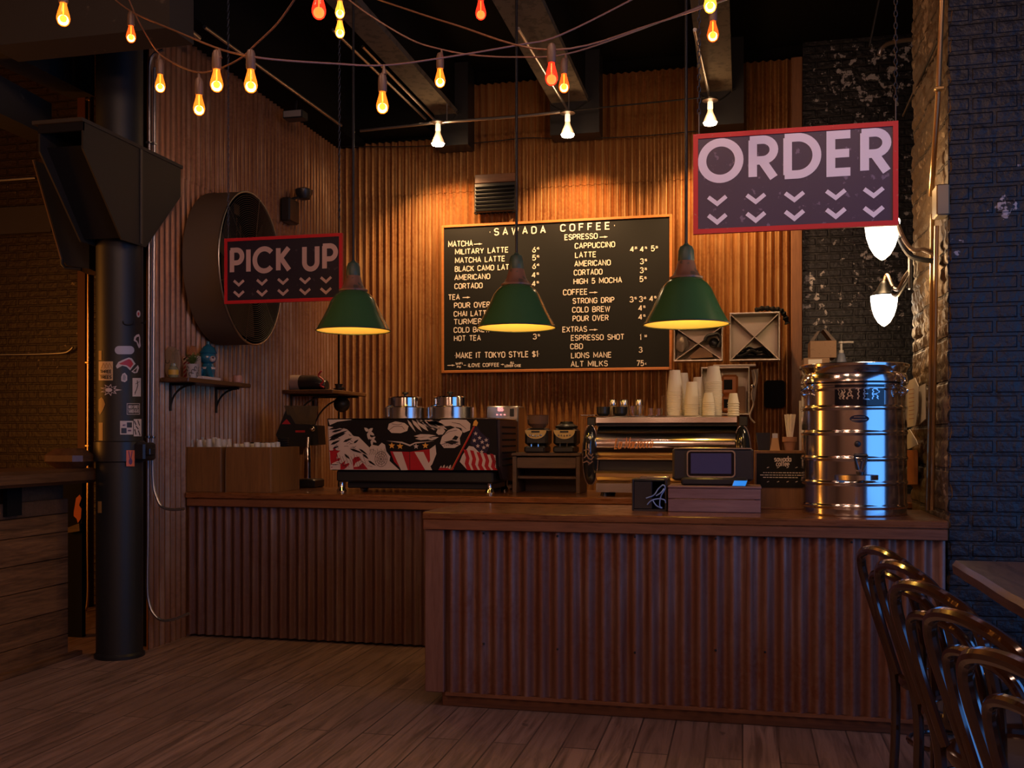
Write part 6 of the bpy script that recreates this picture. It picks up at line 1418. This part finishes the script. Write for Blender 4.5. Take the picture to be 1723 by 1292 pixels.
part('jar', MB().lathe([(.026, 0), (.033, .01), (.034, .06), (.026, .075), (.02, .08), (.02, .1), (.001, .1)], n=20), mat('greenish_jar', (.5, .5, .3), .1, 0, trans=.6), jr); part('label', MB().lathe([(.0345, .02), (.0345, .055)], n=20, caps=False), mat('yellow_label', (.55, .33, .04), .5), jr, False, 'yellow label')
# dried stems in jar
st = MB()
for k in range(7): st.tube(smoothpath([(0, 0, .098), (random.uniform(-.02, .02), 0, .15), (random.uniform(-.04, .05), random.uniform(-.02, .02), .2)], 3), .002, 4)
part('stem', st, mat('dry_stem', (.26, .18, .08), .7), jr)
c = sx(315, 625, 6.36); pot = thing('potted_fern', 'small green fern in a printed white cup on the ornament shelf', 'plant', (c.x, 6.36, ZS))
part('cup', MB().lathe([(.032, 0), (.045, .10), (.047, .105), (.043, .104), (.03, .01), (.001, .01)], n=24), mat('printed_cup', (.42, .38, .36), .5), pot)
pr = MB()
for k in range(9): ribbon(pr, arc(0, 0, .010, .014, 0, 300, 8), .004, (lambda k: lambda x, y: ((.0405+(.04+(k % 3-1)*.02)*.11)*math.cos(-2.6+k*.42+x*22), (.0405+(.04+(k % 3-1)*.02)*.11)*math.sin(-2.6+k*.42+x*22), .052+(k % 3-1)*.02+y))(k))
part('print', pr, S['dark'], pot)
fol = MB(); random.seed(3)
for k in range(46):
    a = random.uniform(0, 2*PI); L = random.uniform(.06, .13); up = random.uniform(.75, 1.45); base = Vector((0, 0, .10)); d = Vector((math.cos(a)*math.cos(up), math.sin(a)*math.cos(up), math.sin(up)))
    s_ = d.cross(Vector((0, 0, 1))).normalized()
    for j in range(6):
        p0 = base+d*L*(j+1)/6+Vector((0, 0, -.05*(j/6)**2)); ln = .016*(1-.5*j/6)
        for sg in (-1, 1):
            q = p0+s_*sg*ln+d*ln*.6; fol.add([p0, p0+s_*sg*ln*.5+d*ln*.6, q, p0+s_*sg*ln*.6], [(0, 1, 2, 3)])
part('foliage', fol, mat('fern_green', (.085, .13, .02), .6), pot)
c = sx(334, 612, 6.54); bgx = thing('popcorn_bag', 'red and white striped paper bag on the ornament shelf', 'bag', (c.x, 6.54, ZS))
w_, h_ = .052, .165; V = [(-w_, -.035, 0), (w_, -.035, 0), (w_, .035, 0), (-w_, .035, 0)]; T_ = [(-w_*1.0, -.03, h_), (w_*1.0, -.03, h_+.01), (w_, .03, h_+.01), (-w_, .03, h_)]
part('bag', MB().loft([V, T_]), mat('cream_paper', (.50, .38, .28), .6), bgx)
l_ = MB(); f = plane_fn((0, -.0365, 0), (1, 0, 0), (0, .032/.165*.2, 1))
for k in range(4): l_.poly([f(-w_+.002+.026*k, max(.004, .0)), f(-w_+.016+.026*k, .004), f(min(w_-.002, -w_+.06+.026*k), .004+.1), f(min(w_-.002, -w_+.045+.026*k), .004+.1)]) if k < 2 else None
for k in range(5):
    z = .01+k*.032; l_.poly([f(-w_+.002, z), f(.008, z+.055), f(.008, z+.073) if z+.073 < h_ else f(.008, h_), f(-w_+.002, z+.018)])
part('stripes', l_, mat('stripe_red', (.38, .03, .03), .5), bgx)
part('contents', MB().prism([(-.0, -.02, h_+.002), (.045, -.02, h_+.011), (.03, -.02, h_+.075), (.005, -.02, h_+.085), (-.02, -.02, h_+.03)], (0, .03, 0)), mat('rust_wafer', (.38, .15, .06), .6), bgx)
Yf = 6.66; c = sx(368, 610, Yf); bf = thing('ceramic_figurine', 'glossy blue animal figurine with domed cap on the ornament shelf', 'figurine', (c.x-.01, Yf, ZS+.001))
BL = mat('blue_glaze', (.012, .12, .20), .22, 0, coat=.6)
part('body', MB().lathe([(.03, .0), (.045, .03), (.05, .08), (.042, .12), (.03, .135)], n=24).tube([(.02, -.03, .09), (.05, -.06, .05), (.075, -.065, .012)], [.022, .022, .016], 10).tube([(-.03, -.03, .09), (-.04, -.05, .05), (-.035, -.055, .01)], [.022, .02, .018], 10), BL, bf)
part('head', MB().ball((.0, -.005, .17), .064, 24, 14, (1, 1, .82)).ball((-.045, -.0, .21), .02, 12, 8), BL, bf); part('cap', MB().lathe([(.058, .198), (.064, .204), (.055, .22), (.045, .245), (.02, .262), (.018, .268), (.012, .27), (.010, .29), (.001, .292)], n=28), BL, bf)
part('snout', MB().ball((.055, -.035, .158), .022, 14, 10), mat('pale_snout', (.5, .42, .38), .4), bf); part('nose', MB().ball((.068, -.050, .166), .008, 10, 8), M['rubber'], bf)
part('belt', MB().lathe([(.0505, .085), (.051, .10)], n=24, caps=False), M['white'], bf)
a_, b_ = at_x(338, 633, -3.74), at_x(373, 636, -3.74)
solo('white_book', MB().bbox(-3.795, -3.735, a_.y+.02, a_.y+.27, ZS+.0, ZS+.001+.02, .002).move((0, 0, .0)), mat('book_white', (.55, .45, .40), .6), 'thin white book lying at the front edge of the ornament shelf', 'book')
for o in (bf, bgx): o.location.x -= .075 if o is bf else .05
pot.location.y += .05; pot.location.x += .01
bf.location.z = ZS; 
c = at_x(400, 634, -3.78); solo('pink_cup', MB().lathe([(.026, 0), (.034, .01), (.035, .05), (.031, .06), (.028, .058), (.028, .012), (.001, .01)], (c.x, c.y, ZS), 24), mat('pink_glaze', (.45, .22, .17), .4), 'small pinkish cup at the right end of the ornament shelf', 'cup')
# rolled bag on the second shelf
Yr = 8.3; c0, c1 = at(479, 638, Yr), at(550, 638, Yr); rr = .07
rb_ = thing('rolled_bag', 'black coffee bag with white band lying on the corner shelf', 'coffee bag', ((c0.x+c1.x)/2, Yr, ZS))
def lump(x0, x1, s0, s1):
    L = x1-x0; ks = [(x0+L*k/10) for k in range(11)]; rings = []
    for x in ks:
        u = (x-c0.x)/(c1.x-c0.x); r = rr*(1-.35*max(0, (u-.7)/.3)**2-.1*max(0, (.15-u)/.15)); rings.append([(x, Yr+r*1.1*math.cos(2*PI*k/20), ZS+.003+rr*.98+(r*.98)*math.sin(2*PI*k/20)-(rr-r)) for k in range(20)])
    return MB().loft(rings)
part('bag', lump(c0.x, c1.x, 1, 1), M['rubber'], rb_, True)
wx0, wx1 = at(484, 638, Yr).x, at(507, 638, Yr).x; rr = .0715
part('label_band', lump(wx0, wx1, 1, 1), mat('band_white', (.34, .25, .21), .6), rb_, True, 'pale label band'); rr = .07
part('tie', MB().tube(smoothpath([at(x, y, Yr-.075) for x, y in ((541, 624), (536, 632), (544, 640), (539, 648), (545, 652))]), .008, 6), S['red'], rb_, True, 'red tie')
p = at(570, 668, 8.62)
hg = thing('wall_grinder', 'black cast hand grinder clamped at the corner shelf end', 'hand grinder', (p.x, p.y, at(570, 697, 8.62).z))
part('body', MB().ball(tuple(at(575, 680, 8.62)), .075, 16, 10, (1, 1, 1)), M['ironblack'], hg, True); part('hopper', MB().lathe([(.02, 0), (.035, .04), (.03, .1), (.04, .12)], tuple(at(570, 668, 8.62)), 16), M['ironblack'], hg, True)
part('arm', MB().tube([at(568, 660, 8.62), at(562, 655, 8.6), at(580, 653, 8.6)], .012, 8), M['ironblack'], hg, True)
# ------------------------------------------------------------------ table and chairs
TX, TYF, TZ = .865, 4.52, .93
tbx = thing('bar_table', 'tall worn wooden table with live edge at the right', 'table', (TX+.5, 3.2, 0))
ed = [(TX+.012*mn.noise((0, y*2.3, 0))+.006*mn.noise((0, y*11, 0)), y) for y in [1.6+.1*k for k in range(30)]]; ed[-1] = (TX, TYF)
r0 = [(x, y, TZ-.055) for x, y in ed]+[(1.75, TYF, TZ-.055), (1.75, 1.6, TZ-.055)]
r1 = [(x-.004, y, TZ-.02) for x, y in ed]+[(1.75, TYF, TZ-.02), (1.75, 1.6, TZ-.02)]
r2 = [(x+.010, y, TZ) for x, y in ed]+[(1.75, TYF-.008, TZ), (1.75, 1.6, TZ)]
part('tabletop', MB().loft([r0, r1, r2]), M['tablewood'], tbx, True)
for y in (4.2, 1.9): part('leg', MB().bbox(1.22, 1.30, y-.04, y+.04, .03, TZ-.056, .006), M['ironblack'], tbx, True); part('foot', MB().bbox(1.14, 1.52, y-.05, y+.05, 0, .0295, .006), M['ironblack'], tbx, True)
p = at_z(1700, 944, TZ)
def chair():
    t = thing('bentwood_chair', '', 'chair', (0, 0, 0), 0, 'bentwood chairs along the tall table')
    B = M['bentwood']; sh = .50
    part('seat_ring', MB().lathe([(.17, sh-.042), (.205, sh-.045), (.212, sh-.03), (.21, sh-.008), (.195, sh), (.17, sh-.004), (.165, sh-.02)], n=40, sx=1.0), B, t)
    part('seat', MB().lathe([(.169, sh-.020), (.169, sh-.008), (.10, sh-.012), (.001, sh-.014)], n=40), M['cane'], t)
    for s_ in (-1, 1):
        part('front_leg', MB().tube(smoothpath([(.15, s_*.125, sh-.045), (.165, s_*.14, .3), (.20, s_*.165, 0)], 5), [.018]*11, 10), B, t)
    # outer hoop: rear legs run up into the arch
    L = [(-.175, -.175, 0), (-.165, -.165, .25), (-.17, -.17, sh-.02), (-.215, -.23, .70), (-.26, -.25, .86), (-.285, -.225, .945), (-.305, -.14, .985), (-.31, 0, 1.0), (-.305, .14, .985), (-.285, .225, .945), (-.26, .25, .86), (-.215, .23, .70), (-.17, .17, sh-.02), (-.165, .165, .25), (-.175, .175, 0)]
    part('back_hoop', MB().tube(smoothpath(L, 6), .019, 10), B, t)
    L = [(-.185, -.10, sh-.01), (-.215, -.165, .66), (-.25, -.18, .81), (-.272, -.14, .885), (-.285, 0, .91), (-.272, .14, .885), (-.25, .18, .81), (-.215, .165, .66), (-.185, .10, sh-.01)]
    part('inner_hoop', MB().tube(smoothpath(L, 6), .0155, 10), B, t)
    part('leg_ring', MB().tube([(-.01+.165*math.cos(2*PI*k/36), .15*math.sin(2*PI*k/36), .24) for k in range(36)], .010, 8, closed=True), B, t)
    return t
ch = chair(); CHX = .82
labs = ('farthest bentwood chair of the row, closest to the front counter', 'second bentwood chair of the row counting from the front counter', 'third bentwood chair of the row counting from the front counter', 'fourth bentwood chair of the row counting from the front counter', 'nearest bentwood chair of the row, cut off at the lower right')
for i, (y, rz, dx) in enumerate(((4.25, .30, 0), (3.78, .27, .01), (3.28, .32, .0), (2.75, .28, .01), (2.25, .30, 0))):
    o = ch if i == 0 else dup(ch); o.location = (CHX+dx, y, 0); o.rotation_euler = (0, 0, rz); o['label'] = labs[i]
